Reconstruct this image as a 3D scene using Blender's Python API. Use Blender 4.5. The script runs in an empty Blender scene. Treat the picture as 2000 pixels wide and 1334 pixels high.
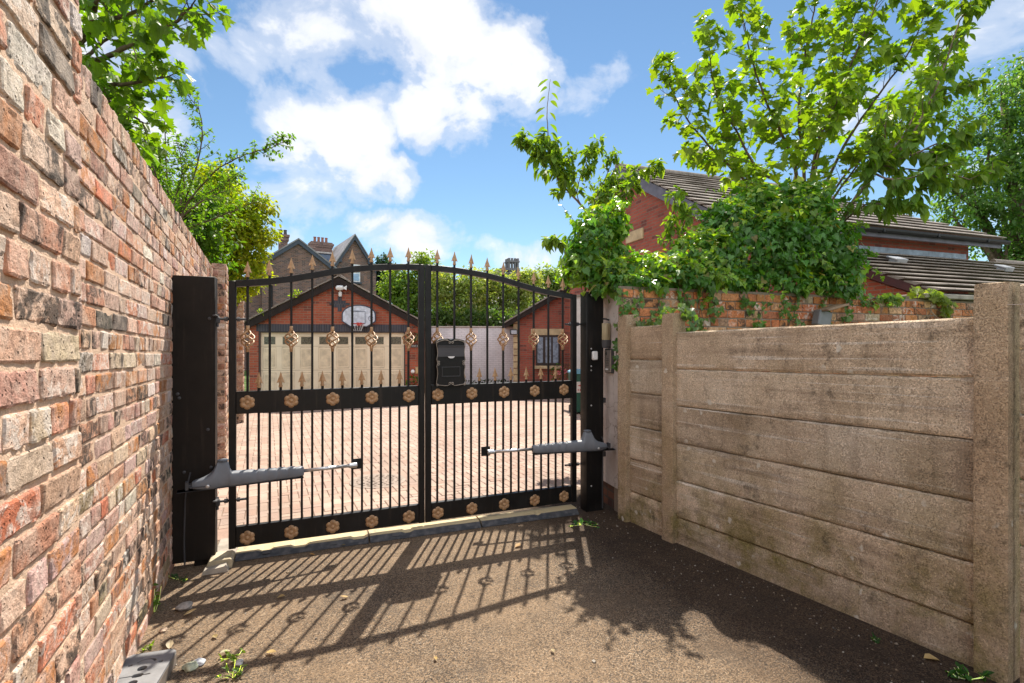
import bpy, bmesh, math, random
from mathutils import Vector, Matrix, noise
R = math.radians
random.seed(11)
S = bpy.context.scene
COL = S.collection
rnd = random.random
def ru(a, b): return a + (b - a) * random.random()

# ------------------------------------------------------------------ frames
CAMZ = 1.55
PSI = 25.5                       # the lane runs 25.5 degrees left of the view axis
LC, LS = math.cos(R(PSI)), math.sin(R(PSI))
def lane(cx, cy): return (cx * LC - cy * LS, cx * LS + cy * LC)
def to_lane(X, Y): return (X * LC + Y * LS, -X * LS + Y * LC)
def zg_cy(cy):                   # ground falls gently away from the camera
    cy = max(cy, -4.0)
    if cy < 4.6: return -0.0235 * cy
    if cy < 15.5: return -0.108 - 0.0167 * (cy - 4.6)
    return -0.29
def zg(X, Y): return zg_cy(to_lane(X, Y)[1])
def at(px, py, Y): return Vector(((px - 1000) / 1000 * Y, Y, CAMZ + (667 - py) / 1000 * Y))
GA = 22.5                        # gate line angle
GX, GY = math.cos(R(GA)), math.sin(R(GA))
G0 = Vector((-2.146, 3.88))
def gp(s, p=0.0, z=0.0):         # point on the gate line: s along, p towards the camera
    return Vector((G0.x + GX * s + GY * p, G0.y + GY * s - GX * p, z))

# ------------------------------------------------------------------ objects
def tag(o, label, cat, group=None, kind=None):
    o['label'] = label
    o['category'] = cat
    if group: o['group'] = group
    if kind: o['kind'] = kind
    return o
def thing(name, label, cat, loc=(0, 0, 0), rz=0.0, group=None):
    o = bpy.data.objects.new(name, None)
    COL.objects.link(o)
    o.location = loc
    o.rotation_euler = (0, 0, R(rz))
    o.empty_display_size = 0.1
    return tag(o, label, cat, group)
def copy_tree(o, parent=None):
    c = o.copy()
    COL.objects.link(c)
    c.parent = parent
    for ch in [x for x in bpy.data.objects if x.parent == o]:
        copy_tree(ch, c)
    return c
def dup(o, parent, loc=None, rot=None):
    c = o.copy()
    COL.objects.link(c)
    c.parent = parent
    if loc is not None: c.location = loc
    if rot is not None: c.rotation_euler = rot
    return c

class MB:
    def __init__(s):
        s.v = []; s.f = []; s.c = []; s.m = []
    def add(s, vs, fs, col=(1, 1, 1, 1), m=0):
        b = len(s.v)
        s.v.extend(vs)
        s.c.extend([col] * len(vs))
        for f in fs:
            s.f.append([i + b for i in f]); s.m.append(m)
    def box(s, c, d, rot=None, col=(1, 1, 1, 1), m=0, bev=0.0):
        cx, cy, cz = c; x, y, z = d[0] / 2, d[1] / 2, d[2] / 2
        if bev > 0:
            b = min(bev, x * .9, y * .9, z * .9)
            vs = []
            idx = {}
            for sx in (-1, 1):
                for sy in (-1, 1):
                    for sz in (-1, 1):
                        idx[(sx, sy, sz)] = len(vs)
                        vs += [Vector((sx * x, sy * (y - b), sz * (z - b))), Vector((sx * (x - b), sy * y, sz * (z - b))), Vector((sx * (x - b), sy * (y - b), sz * z))]
            fs = []
            for a in (-1, 1):
                k = lambda sy, sz: idx[(a, sy, sz)]
                q = [k(-1, -1), k(1, -1), k(1, 1), k(-1, 1)]
                fs.append(q if a > 0 else q[::-1])
                k = lambda sx, sz: idx[(sx, a, sz)] + 1
                q = [k(-1, -1), k(-1, 1), k(1, 1), k(1, -1)]
                fs.append(q if a > 0 else q[::-1])
                k = lambda sx, sy: idx[(sx, sy, a)] + 2
                q = [k(-1, -1), k(1, -1), k(1, 1), k(-1, 1)]
                fs.append(q if a > 0 else q[::-1])
            for sx in (-1, 1):
                for sy in (-1, 1):
                    A, B = idx[(sx, sy, -1)], idx[(sx, sy, 1)]
                    q = [A, A + 1, B + 1, B]
                    fs.append(q if sx * sy > 0 else q[::-1])
            for sx in (-1, 1):
                for sz in (-1, 1):
                    A, B = idx[(sx, -1, sz)], idx[(sx, 1, sz)]
                    q = [A, B, B + 2, A + 2]
                    fs.append(q if sx * sz > 0 else q[::-1])
            for sy in (-1, 1):
                for sz in (-1, 1):
                    A, B = idx[(-1, sy, sz)], idx[(1, sy, sz)]
                    q = [A + 1, A + 2, B + 2, B + 1]
                    fs.append(q if sy * sz > 0 else q[::-1])
            for k, A in idx.items():
                q = [A, A + 1, A + 2]
                fs.append(q if k[0] * k[1] * k[2] > 0 else q[::-1])
        else:
            vs = [Vector((sx * x, sy * y, sz * z)) for sz in (-1, 1) for sx, sy in ((-1, -1), (1, -1), (1, 1), (-1, 1))]
            fs = [[3, 2, 1, 0], [4, 5, 6, 7], [0, 1, 5, 4], [1, 2, 6, 5], [2, 3, 7, 6], [3, 0, 4, 7]]
        if rot is not None: vs = [rot @ v for v in vs]
        s.add([v + Vector(c) for v in vs], fs, col, m)
    def tube(s, pts, rad, n=8, cap=True, col=(1, 1, 1, 1), m=0):
        pts = [Vector(p) for p in pts]
        if not isinstance(rad, (list, tuple)): rad = [rad] * len(pts)
        vs = []; fs = []
        up = None
        for i, p in enumerate(pts):
            t = (pts[min(i + 1, len(pts) - 1)] - pts[max(i - 1, 0)])
            if t.length < 1e-9: t = Vector((0, 0, 1))
            t.normalize()
            if up is None:
                up = t.orthogonal().normalized()
            else:
                up = (up - t * up.dot(t))
                up = up.normalized() if up.length > 1e-6 else t.orthogonal().normalized()
            w = t.cross(up)
            for k in range(n):
                a = 2 * math.pi * k / n
                vs.append(p + (up * math.cos(a) + w * math.sin(a)) * rad[i])
        for i in range(len(pts) - 1):
            for k in range(n):
                a = i * n + k; b = i * n + (k + 1) % n
                fs.append([a, b, b + n, a + n])
        if cap:
            fs.append(list(range(n))[::-1])
            fs.append([(len(pts) - 1) * n + k for k in range(n)])
        s.add(vs, fs, col, m)
    def lathe(s, prof, c=(0, 0, 0), n=16, rot=None, col=(1, 1, 1, 1), m=0):
        vs = []; fs = []
        for r, z in prof:
            for k in range(n):
                a = 2 * math.pi * k / n
                v = Vector((r * math.cos(a), r * math.sin(a), z))
                if rot is not None: v = rot @ v
                vs.append(v + Vector(c))
        for i in range(len(prof) - 1):
            for k in range(n):
                a = i * n + k; b = i * n + (k + 1) % n
                fs.append([a, b, b + n, a + n])
        fs.append(list(range(n))[::-1]); fs.append([(len(prof) - 1) * n + k for k in range(n)])
        s.add(vs, fs, col, m)
    def prism(s, out, y0, y1, fn=None, col=(1, 1, 1, 1), m=0):      # outline in x,z extruded along y
        n = len(out)
        f = fn or (lambda x, y, z: Vector((x, y, z)))
        vs = [f(x, y0, z) for x, z in out] + [f(x, y1, z) for x, z in out]
        fs = [list(range(n)), [n + k for k in range(n)][::-1]]
        for k in range(n):
            j = (k + 1) % n
            fs.append([k, k + n, j + n, j])
        s.add(vs, fs, col, m)
    def grid(s, nx, ny, fn, col=(1, 1, 1, 1), m=0):
        vs = [fn(i / nx, j / ny) for j in range(ny + 1) for i in range(nx + 1)]
        fs = [[j * (nx + 1) + i, j * (nx + 1) + i + 1, (j + 1) * (nx + 1) + i + 1, (j + 1) * (nx + 1) + i] for j in range(ny) for i in range(nx)]
        s.add(vs, fs, col, m)
    def build(s, name, mats, parent=None, smooth=False, loc=None, recalc=False, ang=38):
        me = bpy.data.meshes.new(name)
        me.from_pydata([tuple(v) for v in s.v], [], s.f)
        if not isinstance(mats, (list, tuple)): mats = [mats]
        for m in mats: me.materials.append(m)
        if any(s.m): me.polygons.foreach_set('material_index', s.m)
        a = me.color_attributes.new('Col', 'FLOAT_COLOR', 'POINT')
        flat = []
        for c in s.c: flat.extend(c if len(c) == 4 else (c[0], c[1], c[2], 1.0))
        a.data.foreach_set('color', flat)
        if recalc:
            bm = bmesh.new(); bm.from_mesh(me)
            bmesh.ops.recalc_face_normals(bm, faces=bm.faces)
            bm.to_mesh(me); bm.free()
        if smooth is True: me.polygons.foreach_set('use_smooth', [True] * len(me.polygons))
        me.update()
        if smooth == 'angle':
            me.polygons.foreach_set('use_smooth', [True] * len(me.polygons))
            me.set_sharp_from_angle(angle=R(ang))
        o = bpy.data.objects.new(name, me)
        COL.objects.link(o)
        if parent is not None: o.parent = parent
        if loc is not None: o.location = loc
        return o

# ------------------------------------------------------------------ materials
class NT:
    def __init__(s, name):
        s.mat = bpy.data.materials.new(name); s.mat.use_nodes = True
        s.t = s.mat.node_tree; s.n = s.t.nodes; s.l = s.t.links
        s.p = s.n['Principled BSDF']; s.out = s.n['Material Output']
        s._c = {}
    def new(s, k, **kw):
        n = s.n.new(k)
        for a, b in kw.items(): setattr(n, a, b)
        return n
    def put(s, sock, v):
        if isinstance(v, bpy.types.NodeSocket): s.l.new(v, sock)
        elif v is not None:
            if sock.type == 'RGBA' and not hasattr(v, '__len__'): v = (v, v, v, 1)
            elif sock.type == 'RGBA' and len(v) == 3: v = (*v, 1)
            sock.default_value = v
    def coord(s, k='Object'):
        if 'tc' not in s._c: s._c['tc'] = s.new('ShaderNodeTexCoord')
        return s._c['tc'].outputs[k]
    def attr(s, name='Col'):
        if name not in s._c: s._c[name] = s.new('ShaderNodeAttribute', attribute_name=name)
        return s._c[name]
    def noise(s, sc, det=4, ro=.55, vec=None, dist=0.0, out='Fac'):
        n = s.new('ShaderNodeTexNoise'); s.put(n.inputs['Vector'], vec if vec is not None else s.coord())
        n.inputs['Scale'].default_value = sc; n.inputs['Detail'].default_value = det
        n.inputs['Roughness'].default_value = ro; n.inputs['Distortion'].default_value = dist
        return n.outputs[out]
    def voro(s, sc, vec=None, out='Distance', feature='F1', rand=1.0):
        n = s.new('ShaderNodeTexVoronoi', feature=feature); s.put(n.inputs['Vector'], vec if vec is not None else s.coord())
        n.inputs['Scale'].default_value = sc; n.inputs['Randomness'].default_value = rand
        return n.outputs[out]
    def ramp(s, fac, stops, interp='LINEAR'):
        n = s.new('ShaderNodeValToRGB'); s.put(n.inputs[0], fac); e = n.color_ramp.elements
        n.color_ramp.interpolation = interp
        while len(e) < len(stops): e.new(.5)
        for k, (p, c) in enumerate(stops):
            e[k].position = p
            e[k].color = (c, c, c, 1) if not hasattr(c, '__len__') else ((*c, 1) if len(c) == 3 else c)
        return n.outputs[0]
    def mix(s, a, b, fac=.5, mode='MIX'):
        n = s.new('ShaderNodeMix', data_type='RGBA', blend_type=mode)
        s.put(n.inputs[0], fac); s.put(n.inputs[6], a); s.put(n.inputs[7], b)
        return n.outputs[2]
    def math(s, op, a, b=None, clamp=False):
        n = s.new('ShaderNodeMath', operation=op, use_clamp=clamp); s.put(n.inputs[0], a)
        if b is not None: s.put(n.inputs[1], b)
        return n.outputs[0]
    def vmath(s, op, a, b=None, scale=None):
        n = s.new('ShaderNodeVectorMath', operation=op); s.put(n.inputs[0], a)
        if b is not None: s.put(n.inputs[1], b)
        if scale is not None: s.put(n.inputs['Scale'], scale)
        return n.outputs['Value'] if op in ('DOT_PRODUCT', 'LENGTH', 'DISTANCE') else n.outputs[0]
    def sep(s, v):
        n = s.new('ShaderNodeSeparateXYZ'); s.put(n.inputs[0], v); return n.outputs
    def comb(s, x, y, z):
        n = s.new('ShaderNodeCombineXYZ')
        for i, v in enumerate((x, y, z)): s.put(n.inputs[i], v)
        return n.outputs[0]
    def scale(s, v, sc): return s.vmath('MULTIPLY', v, sc)
    def bump(s, h, strength=.5, dist=.01, normal=None):
        n = s.new('ShaderNodeBump'); s.put(n.inputs['Height'], h)
        n.inputs['Strength'].default_value = strength; n.inputs['Distance'].default_value = dist
        if normal is not None: s.put(n.inputs['Normal'], normal)
        s.l.new(n.outputs[0], s.p.inputs['Normal']); return n.outputs[0]
    def done(s, base=None, rough=.7, metal=0.0, spec=.5):
        if base is not None: s.put(s.p.inputs['Base Color'], base)
        s.put(s.p.inputs['Roughness'], rough); s.put(s.p.inputs['Metallic'], metal)
        s.put(s.p.inputs['Specular IOR Level'], spec)
        return s.mat

def plain(name, c, rough=.6, metal=0.0, spec=.5, var=.12, sc=6.0, bump=0.0, bsc=60.0):
    n = NT(name)
    f = n.noise(sc, 5)
    lo = tuple(x * (1 - var * 2) for x in c); hi = tuple(min(1, x * (1 + var * 1.6)) for x in c)
    b = n.ramp(f, [(.3, lo), (.7, hi)])
    if bump: n.bump(n.noise(bsc, 4), bump, .004)
    return n.done(b, rough, metal, spec)

def m_old_brick(name, dust=(.62, .50, .41), dustamt=.45):
    n = NT(name); A = n.attr(); col = A.outputs['Color']; al = A.outputs['Alpha']
    off = n.math('MULTIPLY', al, 37.0)
    v = n.vmath('ADD', n.coord(), n.comb(off, n.math('MULTIPLY', off, 1.7), off))
    big, mid, fine = n.noise(9, 7, .68, v, .3), n.noise(34, 6, .7, v), n.noise(150, 4, .7, v)
    c = n.mix(col, n.ramp(mid, [(.30, .42), (.5, 1.0), (.70, 1.42)]), .9, 'MULTIPLY')
    c = n.mix(c, dust, n.math('MULTIPLY', n.ramp(big, [(.44, 0), (.60, 1)]), dustamt))
    # soot, lime bloom and iron blush sit on some bricks only
    sel = lambda lo, hi: n.ramp(al, [(0, 0), (lo, 0), (lo + .01, 1), (hi, 1), (min(1, hi + .01), 0)], 'CONSTANT') if False else n.math('MULTIPLY', n.math('GREATER_THAN', al, lo), n.math('LESS_THAN', al, hi))
    c = n.mix(c, (.045, .040, .036), n.math('MULTIPLY', n.ramp(n.noise(13, 8, .72, v, .6), [(.46, 0), (.56, .88)]), n.math('ADD', sel(.0, .22), n.math('MULTIPLY', sel(.5, .62), .5))))
    c = n.mix(c, (.70, .62, .55), n.math('MULTIPLY', n.ramp(n.noise(17, 8, .75, v, .8), [(.49, 0), (.58, .80)]), n.math('ADD', sel(.22, .42), n.math('MULTIPLY', sel(.78, .9), .4))))
    c = n.mix(c, (.50, .20, .06), n.math('MULTIPLY', n.ramp(n.noise(11, 6, .7, v, .5), [(.46, 0), (.58, .8)]), sel(.42, .56)))
    pit = n.math('MULTIPLY', n.ramp(n.voro(62, v), [(.10, 1), (.26, 0)]), n.ramp(n.noise(21, 4, .6, v), [(.46, 0), (.56, 1)]))
    crack = n.ramp(n.noise(26, 7, .8, v, 1.2), [(.30, 1), (.38, 0)])
    c = n.mix(c, (.045, .035, .03), n.math('MULTIPLY', n.math('MAXIMUM', pit, crack), .72))
    c = n.mix(c, n.ramp(fine, [(.3, .62), (.7, 1.32)]), .65, 'MULTIPLY')
    h = n.math('SUBTRACT', n.math('ADD', n.math('MULTIPLY', mid, 1.5), n.math('MULTIPLY', fine, .6)), n.math('MULTIPLY', n.math('MAXIMUM', pit, crack), 1.3))
    n.bump(h, 1.0, .007)
    return n.done(c, .92, 0, .2)

def m_mortar(name, c):
    n = NT(name)
    b = n.mix(tuple(x * .8 for x in c), tuple(min(1, x * 1.15) for x in c), n.noise(7, 5))
    b = n.mix(b, n.ramp(n.noise(160, 4, .7), [(.3, .65), (.7, 1.2)]), .6, 'MULTIPLY')
    n.bump(n.math('ADD', n.noise(40, 5, .6), n.noise(200, 3)), .7, .005)
    return n.done(b, .95, 0, .15)

def m_brick_tex(name, c1, c2, mortar, bw=.225, bh=.075, ms=.010, squash=1.0, dark=0.0, axis='xy'):
    n = NT(name); x, y, z = n.sep(n.coord())
    u = n.math('ADD', x, y)
    b = n.new('ShaderNodeTexBrick')
    n.put(b.inputs['Vector'], n.comb(u, z, 0.0))
    n.put(b.inputs['Color1'], c1); n.put(b.inputs['Color2'], c2); n.put(b.inputs['Mortar'], mortar)
    b.inputs['Scale'].default_value = 1.0; b.inputs['Mortar Size'].default_value = ms
    b.inputs['Mortar Smooth'].default_value = .2; b.inputs['Bias'].default_value = 0.0
    b.inputs['Brick Width'].default_value = bw; b.inputs['Row Height'].default_value = bh
    c = b.outputs['Color']
    vor = n.new('ShaderNodeTexWhiteNoise', noise_dimensions='2D')
    fl = n.vmath('FLOOR', n.comb(n.math('DIVIDE', u, bw), n.math('DIVIDE', z, bh), 0.0))
    n.put(vor.inputs['Vector'], fl)
    c = n.mix(c, (.035, .03, .035), n.math('MULTIPLY', n.ramp(vor.outputs[0], [(.86 - dark, 0), (.93 - dark, 1)]), n.math('MULTIPLY', n.math('SUBTRACT', 1.0, b.outputs['Fac']), .55)))
    c = n.mix(c, n.ramp(n.noise(1.3, 5), [(.3, .75), (.7, 1.2)]), .7, 'MULTIPLY')
    n.bump(n.math('SUBTRACT', n.math('MULTIPLY', n.noise(70, 3), .3), b.outputs['Fac']), .6, .008)
    return n.done(c, .88, 0, .2)

def m_leaf(name, trans=.42, tint=(1.0, .95, .35), rough=.42, spec=.45, tboost=1.6):
    n = NT(name); A = n.attr(); c = A.outputs['Color']
    c = n.mix(c, n.ramp(n.noise(14, 3), [(.3, .75), (.7, 1.25)]), .6, 'MULTIPLY')
    n.put(n.p.inputs['Base Color'], c)
    n.p.inputs['Roughness'].default_value = rough
    n.p.inputs['Specular IOR Level'].default_value = spec
    t = n.new('ShaderNodeBsdfTranslucent')
    tc = n.vmath('MULTIPLY', c, tuple(tboost * x for x in tint))
    n.put(t.inputs['Color'], tc)
    mx = n.new('ShaderNodeMixShader'); mx.inputs[0].default_value = trans
    n.l.new(n.p.outputs[0], mx.inputs[1]); n.l.new(t.outputs[0], mx.inputs[2])
    n.l.new(mx.outputs[0], n.out.inputs['Surface'])
    return n.mat

M = {}
M['black'] = None
def m_paint(name, c, rough=.35, fade=(.06, .05, .045)):
    n = NT(name)
    b = n.mix(c, fade, n.ramp(n.noise(3.5, 6, .6), [(.5, 0), (.85, .4)]))
    b = n.mix(b, (.10, .085, .07), n.ramp(n.noise(70, 4, .7), [(.7, 0), (.78, .5)]))
    x, y, z = n.sep(n.coord())
    run = n.noise(1, 5, .6, n.comb(n.math('MULTIPLY', x, 30), n.math('MULTIPLY', y, 30), n.math('MULTIPLY', z, 2.2)))
    b = n.mix(b, (.075, .055, .04), n.math('MULTIPLY', n.ramp(run, [(.55, 0), (.75, 1)]), n.math('MULTIPLY', n.ramp(n.noise(2.2, 4), [(.4, 0), (.65, 1)]), .45)))
    b = n.mix(b, (.13, .06, .028), n.ramp(n.noise(38, 6, .75), [(.70, 0), (.76, .7)]))
    n.bump(n.noise(140, 3), .15, .002)
    return n.done(b, n.ramp(n.noise(9, 4), [(.3, rough - .08), (.7, rough + .15)]), 0, .28)
M['black'] = m_paint('black_paint', (.006, .0055, .0055), .4, (.03, .026, .024))
M['brownblack'] = m_paint('weathered_black_paint', (.008, .0055, .004), .55, (.022, .014, .010))
def m_gold():
    n = NT('gold_paint')
    c = n.ramp(n.noise(30, 5, .6), [(.25, (.20, .115, .055)), (.6, (.44, .265, .135)), (.85, (.55, .37, .22))])
    n.bump(n.noise(200, 3), .25, .002)
    return n.done(c, .42, .12, .5)
M['gold'] = m_gold()
M['silver'] = plain('galvanised_steel', (.55, .55, .56), .35, .8, var=.1, sc=30)
M['opener'] = plain('grey_plastic_casing', (.15, .165, .19), .5, 0, .4, .08, 8)
M['darkgrey'] = plain('dark_grey_plastic', (.05, .05, .055), .6)
M['white'] = plain('white_plastic', (.7, .7, .7), .5, var=.06)
SKYSTR, SUNSTR, EXPO, CLOUD, SKYTINT, BACK_FILL = .115, 4.7, 1.04, .48, (.56, .61, .59), .75
# ================================================================== GROUND
def m_asphalt():
    n = NT('asphalt'); x, y, z = n.sep(n.coord())
    # aggregate: chips of several colours in dark binder, dusty where walked on
    w = n.noise(180, 3, .6)
    vd = n.voro(165, out='Color'); r, g, b_ = n.sep(vd)
    chip = n.ramp(r, [(0, (.022, .020, .019)), (.34, (.065, .055, .046)), (.46, (.19, .132, .083)), (.72, (.31, .215, .135)), (.86, (.11, .095, .083)), (1, (.42, .33, .23))])
    gap = n.ramp(n.voro(165, feature='DISTANCE_TO_EDGE'), [(.02, .36), (.14, 1)])
    c = n.mix(chip, gap, 1.0, 'MULTIPLY')
    c = n.mix(c, n.ramp(n.noise(5.5, 6, .7), [(.3, .70), (.7, 1.22)]), .9, 'MULTIPLY')
    c = n.mix(c, (.05, .045, .04), n.ramp(n.noise(1.7, 6, .72, None, .6), [(.52, 0), (.66, .55)]))
    # hairline cracks
    wv = n.vmath('ADD', n.coord(), n.scale(n.noise(2.4, 5, .65, out='Color'), (.7, .7, .7)))
    ck = n.math('MULTIPLY', n.ramp(n.voro(.9, wv, feature='DISTANCE_TO_EDGE'), [(.0, 1), (.006, 0)]), n.ramp(n.noise(1.3, 3), [(.48, 0), (.56, 1)]))
    c = n.mix(c, (.02, .018, .016), n.math('MULTIPLY', ck, .8))
    dust = n.ramp(n.noise(1.1, 6, .6), [(.3, .05), (.75, .72)])
    c = n.mix(c, n.mix((.33, .22, .13), (.25, .175, .11), n.noise(60, 3)), n.math('MULTIPLY', dust, n.ramp(n.noise(90, 3, .7), [(.35, .2), (.6, 1)])))
    # sandy litter along the foot of the brick wall
    cx = n.vmath('DOT_PRODUCT', n.coord(), (1, 0, 0))
    edge = n.math('ADD', n.math('ADD', cx, .63), n.math('MULTIPLY', n.math('SUBTRACT', n.noise(2.6, 6, .75), .5), .85))
    edge = n.math('ADD', edge, n.math('MULTIPLY', n.math('SUBTRACT', n.vmath('DOT_PRODUCT', n.coord(), (0, 1, 0)), 2.3), .12))
    c = n.mix(n.mix((.40, .275, .17), c, n.ramp(n.noise(130, 3, .7), [(.4, .1), (.62, .75)])), c, n.ramp(edge, [(.03, .15), (.2, 1)]))
    # asphalt colour darkened along the fence to deepen its shade
    fence_shade = n.ramp(n.math('ADD', cx, n.math('MULTIPLY', n.math('SUBTRACT', n.noise(2.2, 5, .7), .5), .9)), [(0.30, 0), (.62, 1)])
    fence_shade = n.ramp(n.math('MULTIPLY', n.math('ADD', cx, n.math('MULTIPLY', n.math('SUBTRACT', n.noise(2.2, 5, .7), .5), .8)), .3), [(.56, 0), (.74, .94)])
    c = n.mix(c, n.mix((.24, .235, .25), (.36, .315, .30), n.noise(3.1, 5, .7)), fence_shade, 'MULTIPLY')
    n.bump(n.math('ADD', n.math('MULTIPLY', n.ramp(n.voro(165), [(0, 1), (.6, 0)]), .6), n.noise(300, 2)), .7, .004)
    return n.done(c, .9, 0, .2)
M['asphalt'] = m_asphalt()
M['earth'] = plain('dry_soil', (.16, .12, .075), .95, 0, .1, .3, 2.0, .5, 30)
M['grassland'] = plain('rough_grass', (.07, .11, .03), .95, 0, .1, .35, 1.2)

def sheet(name, xs, ys, mat_, dz, parent=None, fn=None):
    mb = MB()
    vs = []
    for cy in ys:
        for cx in xs:
            X, Y = lane(cx, cy)
            vs.append(Vector((cx, cy, zg_cy(cy) + dz)))
    nx = len(xs)
    fs = [[j * nx + i, j * nx + i + 1, (j + 1) * nx + i + 1, (j + 1) * nx + i] for j in range(len(ys) - 1) for i in range(nx - 1)]
    mb.add(vs, fs)
    o = mb.build(name, mat_)
    o.rotation_euler = (0, 0, R(PSI))
    o['kind'] = 'structure'
    return o
sheet('ground', [-600, -30, 30, 600], [-600, -30, -4, 4.6, 15.5, 40, 700], M['grassland'], -.02)
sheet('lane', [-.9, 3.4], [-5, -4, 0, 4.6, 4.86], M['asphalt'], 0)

# block-paved drive behind the gate, every paver a small bevelled block in a herringbone
def m_paver():
    n = NT('block_paving'); A = n.attr(); c = A.outputs['Color']
    c = n.mix(c, n.ramp(n.noise(1.0, 6, .6), [(.3, .72), (.7, 1.2)]), .8, 'MULTIPLY')
    c = n.mix(c, n.ramp(n.noise(120, 4, .7), [(.3, .65), (.7, 1.2)]), .6, 'MULTIPLY')
    n.bump(n.noise(150, 3), .4, .003)
    return n.done(c, .9, 0, .25)
M['paver'] = m_paver()
M['joint_sand'] = plain('joint_sand', (.22, .165, .125), .95, 0, .1, .2, 8)
sheet('driveway_bed', [-.95, 0, 8, 18], [4.86, 10, 15.5, 19], M['joint_sand'], 0)
mb = MB()
PW, PL = .1, .2
def paver(x0, y0, x1, y1):
    cx, cy = (x0 + x1) / 2, (y0 + y1) / 2
    if not (-.9 < cx < 9.5 and 4.9 < cy < 18.2): return
    X, Y = lane(cx, cy)
    if Y > 17.2: return
    k = ru(.92, 1.07)
    base = random.choice([(.385, .28, .225), (.40, .30, .24), (.375, .27, .22), (.41, .31, .255), (.375, .26, .205)])
    col = tuple(b * k for b in base) + (1,)
    j = .0025; bv = .005; z = zg_cy(cy) + .008 + ru(-.0015, .0015)
    tl = ru(-.0015, .0015)
    a, b, c_, d = x0 + j, y0 + j, x1 - j, y1 - j
    vs = [(a, b, z - .006), (c_, b, z - .006), (c_, d, z - .006), (a, d, z - .006),
          (a + bv, b + bv, z + tl), (c_ - bv, b + bv, z), (c_ - bv, d - bv, z - tl), (a + bv, d - bv, z)]
    mb.add([Vector(v) for v in vs], [[4, 5, 6, 7], [0, 1, 5, 4], [1, 2, 6, 5], [2, 3, 7, 6], [3, 0, 4, 7]], col)
mb = MB()
for jrow in range(44, 186):
    for i in range(-14, 100):
        x, y = i * PW, jrow * PW
        k = (i - jrow) % 4
        if k == 0: paver(x, y, x + PL, y + PW)          # lying along x: fills cells (i,j),(i+1,j)
        elif k == 3: paver(x, y, x + PW, y + PL)        # standing: fills cells (i,j),(i,j+1)
dw = mb.build('driveway', M['paver'])
dw.rotation_euler = (0, 0, R(PSI)); dw['kind'] = 'structure'
M['pale_concrete'] = plain('pale_concrete', (.36, .32, .27), .9, 0, .2, .2, 6, .4, 70)
# ================================================================== BRICKWORK
OLD = [((.60, .39, .285), 11), ((.54, .34, .25), 10), ((.46, .31, .23), 7), ((.55, .42, .31), 4), ((.54, .185, .10), 5), ((.52, .255, .16), 9),
       ((.40, .19, .09), 4), ((.12, .10, .08), 2.2), ((.27, .21, .11), 1.0), ((.62, .54, .48), 3), ((.52, .35, .30), 7), ((.43, .23, .18), 6)]
ORANGE = [((.50, .155, .06), 9), ((.55, .22, .09), 7), ((.58, .34, .18), 5), ((.36, .12, .055), 4), ((.52, .39, .26), 2), ((.44, .25, .16), 3)]
BUFF = [((.42, .24, .17), 6), ((.38, .20, .14), 5), ((.47, .31, .22), 5), ((.35, .24, .18), 3)]
def pick(pal):
    t = sum(w for _, w in pal); x = rnd() * t
    for c, w in pal:
        x -= w
        if x <= 0: return c
    return pal[-1][0]
def one_brick(mb, fn, u0, u1, z0, z1, proud, nx, nz, col, rough=1.0):
    seed = Vector((ru(-50, 50), ru(-50, 50), ru(-50, 50)))
    vs = []; L, Hh = u1 - u0, z1 - z0
    tilt = ru(-.0025, .0025); tz = ru(-.003, .003); skew = ru(-.002, .002)
    ea, eb = min(.2, .006 / L), min(.2, .006 / Hh)
    fa = lambda i, n, e: 0.0 if i == 0 else 1.0 if i == n else e + (1 - 2 * e) * (i - 1) / (n - 2)
    for j in range(nz + 1):
        for i in range(nx + 1):
            a, b = fa(i, nx, ea), fa(j, nz, eb)
            u, z = u0 + a * L, z0 + b * Hh + (a - .5) * skew
            d = proud + (a - .5) * tilt * 2 + (b - .5) * tz * 2
            edge = (i in (0, nx)) + (j in (0, nz))
            q = noise.noise(Vector((u * 26, z * 26, 0)) + seed)
            d += q * .0018 * rough
            if edge:
                w = noise.noise_vector(Vector((u * 34, z * 34, 3)) + seed)
                u += w.x * .0045 * rough + (.003 if i == 0 else -.003 if i == nx else 0) * (edge > 1)
                z += w.y * .0045 * rough + (.003 if j == 0 else -.003 if j == nz else 0) * (edge > 1)
                d -= .0025 + .002 * (edge > 1) + max(0, w.z - .15) * .009 * rough
            elif noise.noise(Vector((u * 60, z * 60, 9)) + seed) > .42: d -= .003 * rough
            vs.append(fn(u, z, d))
    W = nx + 1
    fs = [[j * W + i, j * W + i + 1, (j + 1) * W + i + 1, (j + 1) * W + i] for j in range(nz) for i in range(nx)]
    ring = [i for i in range(W)] + [j * W + nx for j in range(1, nz + 1)] + [nz * W + i for i in range(nx - 1, -1, -1)] + [j * W for j in range(nz - 1, 0, -1)]
    b = len(vs)
    for r in ring:
        j, i = divmod(r, W)
        vs.append(fn(u0 + fa(i, nx, ea) * L, z0 + fa(j, nz, eb) * Hh + (fa(i, nx, ea) - .5) * skew, -.012))
    nR = len(ring)
    for k in range(nR):
        k2 = (k + 1) % nR
        fs.append([ring[k], b + k, b + k2, ring[k2]])
    mb.add(vs, fs, col)
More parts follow.
